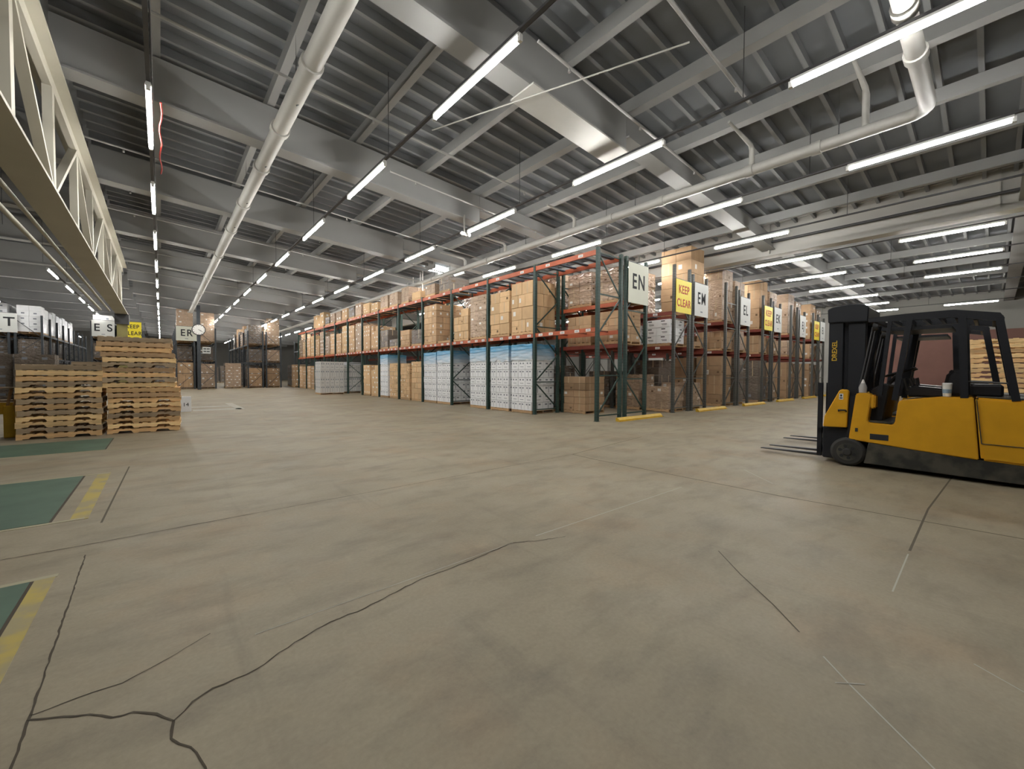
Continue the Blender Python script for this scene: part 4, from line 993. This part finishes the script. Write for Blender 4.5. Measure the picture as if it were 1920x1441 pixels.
    # mast
    ma = new('mast', MB().box(0.12, 0.24, 1.585, 1.79, 0.1, 2.62).box(0.96, 1.08, 1.585, 1.79, 0.1, 2.62).box(0.15, 0.27, 1.29, 1.525, 0.6, 2.62).box(0.93, 1.05, 1.29, 1.525, 0.6, 2.62).mesh('mast', M_TRUCKD, bevel=0.008), t)
    new('top_cover', MB().prism([(1.26, 2.44), (1.80, 2.46), (1.81, 2.70), (1.74, 2.735), (1.50, 2.765), (1.32, 2.745), (1.25, 2.69)], 0.08, 1.12, 'x').mesh('top_cover', M_TRUCKD, bevel=0.015), ma)
    for z in (0.72, 1.50, 1.78): new('cross_member', MB().box(0.2, 1.0, 1.40, 1.46, z, z + 0.09).mesh('cross_member', M_TRUCKD), ma)
    for x in (0.42, 0.78): new('lift_cylinder', MB().tube([(x, 1.5, 0.3), (x, 1.5, 2.5)], 0.05, 12).mesh('lift_cylinder', M_TRUCKD), ma)
    new('tilt_cylinder', MB().tube([(0.18, 1.34, 1.25), (0.18, 1.14, 2.35)], [0.055, 0.045], 12).mesh('tilt_cylinder', M_TRUCKD), ma)
    new('hose', MB().tube([(0.14, 1.36, 1.3), (0.13, 1.31, 1.6), (0.13, 1.25, 2.0), (0.14, 1.2, 2.35)], 0.016, 8).mesh('hose', M_STEEL), ma)
    new('hose', MB().tube([(0.14, 1.33, 1.3), (0.13, 1.27, 1.6), (0.13, 1.21, 2.0), (0.14, 1.16, 2.35)], 0.016, 8).mesh('hose', M_STEEL), ma)
    new('brand_lettering', text_mesh('DREXEL', 0.10, M_YELLOW, extrude=0.001, bold=0.002), ma, (0.115, 1.70, 1.97), (R(90), R(-90), R(-90)))
    # carriage and forks
    ca = new('carriage', MB().box(0.13, 0.2, 1.865, 1.93, 0.1, 1.41).box(0.21, 0.26, 1.80, 1.83, 0.3, 1.41).box(1.0, 1.07, 1.865, 1.93, 0.1, 1.41).box(0.13, 1.07, 1.865, 1.92, 0.16, 0.26).box(0.13, 1.07, 1.865, 1.92, 0.5, 0.6).mesh('carriage', M_TRUCKD), t)
    for x in (0.42, 0.92):
        new('fork', MB().prism([(1.93, 0.06), (1.93, 0.75), (1.97, 0.75), (1.98, 0.105), (2.92, 0.075), (2.92, 0.06)], x - 0.06, x + 0.06, 'x').mesh('fork', M_STEEL, bevel=0.004), t)
    # overhead guard
    gu = new('overhead_guard', MB().prism([(1.24, 2.42), (1.24, 2.49), (0.80, 2.515), (0.28, 2.52), (-0.16, 2.43), (-0.20, 2.36), (-0.20, 2.30), (0.3, 2.41), (0.8, 2.41)], 0.02, 0.10, 'x')
             .prism([(1.24, 2.42), (1.24, 2.49), (0.80, 2.515), (0.28, 2.52), (-0.16, 2.43), (-0.20, 2.36), (-0.20, 2.30), (0.3, 2.41), (0.8, 2.41)], W - 0.10, W - 0.02, 'x').mesh('overhead_guard', M_TRUCKD), t)
    for i in range(8):
        y = 1.15 - 0.18 * i; z = 2.47 if i < 5 else 2.47 - 0.03 * (i - 4)
        new('guard_bar', MB().box(0.08, W - 0.08, y - 0.02, y + 0.02, z - 0.06, z).mesh('guard_bar', M_TRUCKD), gu)
    new('guard_plate', MB().box(0.08, W - 0.08, 0.30, 1.0, 2.26, 2.30).mesh('guard_plate', M_TRUCKD), gu)
    for x in (0.055, W - 0.055):
        new('guard_post', MB().bar((x, 0.90, 1.15), (x, 0.75, 2.45), 0.07, 0.085, up=(1, 0, 0)).mesh('guard_post', M_TRUCKD), gu)
        new('guard_post', MB().bar((x, 0.15, 1.22), (x, 0.20, 2.42), 0.08, 0.12, up=(1, 0, 0)).mesh('guard_post', M_TRUCKD), gu)
        new('guard_post', MB().bar((x, -0.33, 1.20), (x, -0.15, 2.38), 0.08, 0.11, up=(1, 0, 0)).mesh('guard_post', M_TRUCKD), gu)
    new('guard_post', MB().bar((0.055, 1.08, 1.22), (0.055, 0.98, 2.45), 0.05, 0.06, up=(1, 0, 0)).mesh('guard_post', M_TRUCKD), gu)
    new('work_lamp', MB().tube([(0.02, 1.18, 2.33), (0.02, 1.12, 2.33)], [0.07, 0.04], 12).mesh('work_lamp', M_STEEL), gu)
    # operator place
    new('cab_floor', MB().box(0.1, W - 0.1, 0.88, 1.24, 0.5, 0.80).mesh('cab_floor', M_VINYL), t)
    new('dashboard', MB().prism([(1.24, 0.76), (1.24, 1.30), (1.06, 1.42), (0.98, 1.38), (1.06, 0.76)], 0.22, W - 0.06, 'x').mesh('dashboard', M_VINYL, bevel=0.02), t)
    new('side_pocket', MB().box(0.04, W - 0.04, 0.9, 1.21, 0.77, 0.80).mesh('side_pocket', M_SKIRT), t)
    new('cowl_box', MB().box(0.02, 0.35, 1.13, 1.21, 1.0, 1.22).mesh('cowl_box', M_TRUCK, bevel=0.02, seg=2), t)
    se = new('seat', MB().prism([(0.80, 1.20), (0.82, 1.34), (0.75, 1.38), (0.34, 1.34), (0.34, 1.20)], 0.3, 0.9, 'x').mesh('seat', M_VINYL, bevel=0.03, seg=2), t)
    new('backrest', MB().prism([(0.36, 1.24), (0.30, 1.60), (0.22, 1.68), (0.12, 1.66), (0.10, 1.24)], 0.28, 0.92, 'x').mesh('backrest', M_VINYL, bevel=0.04, seg=2), se)
    sw = MB()
    pts = [(0.55 + 0.19 * math.cos(a), 0.90 + 0.18 * math.sin(a), 1.60 - 0.07 * math.sin(a)) for a in [q * math.pi / 10 for q in range(21)]]
    new('steering_wheel', MB().tube(pts, 0.017, 8, cap=False).tube([(0.55, 0.9, 1.6), (0.55, 1.05, 1.38)], 0.03, 8).bar((0.36, 0.9, 1.6), (0.74, 0.9, 1.6), 0.03, 0.02).mesh('steering_wheel', M_VINYL), t)
    for i, y in enumerate((0.78, 0.72, 0.66)):
        new('lever', MB().tube([(0.30 + 0.06 * i, y, 1.3), (0.30 + 0.06 * i, y + 0.04, 1.50)], [0.01, 0.022], 8).mesh('lever', M_STEEL), t)
    new('grab_rail', MB().tube([(0.10, 0.14, 1.46), (0.10, -0.28, 1.44)], 0.012, 8).mesh('grab_rail', M_STEEL), t)
    new('hood_box', MB().box(0.2, 0.95, -0.22, 0.1, 1.24, 1.42).mesh('hood_box', M_VINYL, bevel=0.03), t)
    return t
f1 = forklift('yellow and black forklift with lowered forks, nearest to the viewer', (8.88, 0.11, 0))
f2 = copy_tree(f1); f2.location = (10.75, 0.25, 0); f2['label'] = 'second forklift parked behind the nearest one, its guard and forks showing'
cp = thing('tumbler', 'white tumbler standing on the forklift body beside the seat', 'cup', (9.0, 0.44, 1.232))
new('cup', MB().tube([(0, 0, 0), (0, 0, 0.19)], [0.045, 0.055], 16).mesh('cup', M_WHITE), cp)
new('band', MB().tube([(0, 0, 0.05), (0, 0, 0.11)], [0.0495, 0.0525], 16).mesh('band', mat('cup_blue', (0.25, 0.35, 0.45), 0.5)), cp)
new('lid', MB().tube([(0, 0, 0.19), (0, 0, 0.205)], [0.058, 0.05], 16).mesh('lid', M_HOUSING), cp)
bt = thing('spray_bottle', 'pale grey cone-topped bottle standing on the forklift cowl', 'bottle', (8.96, 1.41, 1.255))
new('bottle', MB().tube([(0, 0, 0), (0, 0, 0.09), (0, 0, 0.16)], [0.05, 0.055, 0.03], 14).mesh('bottle', mat('bottle_grey', (0.38, 0.37, 0.36), 0.5)), bt)
new('nozzle', MB().tube([(0, 0, 0.16), (0, 0, 0.22)], [0.028, 0.01], 12).mesh('nozzle', M_WHITE), bt)
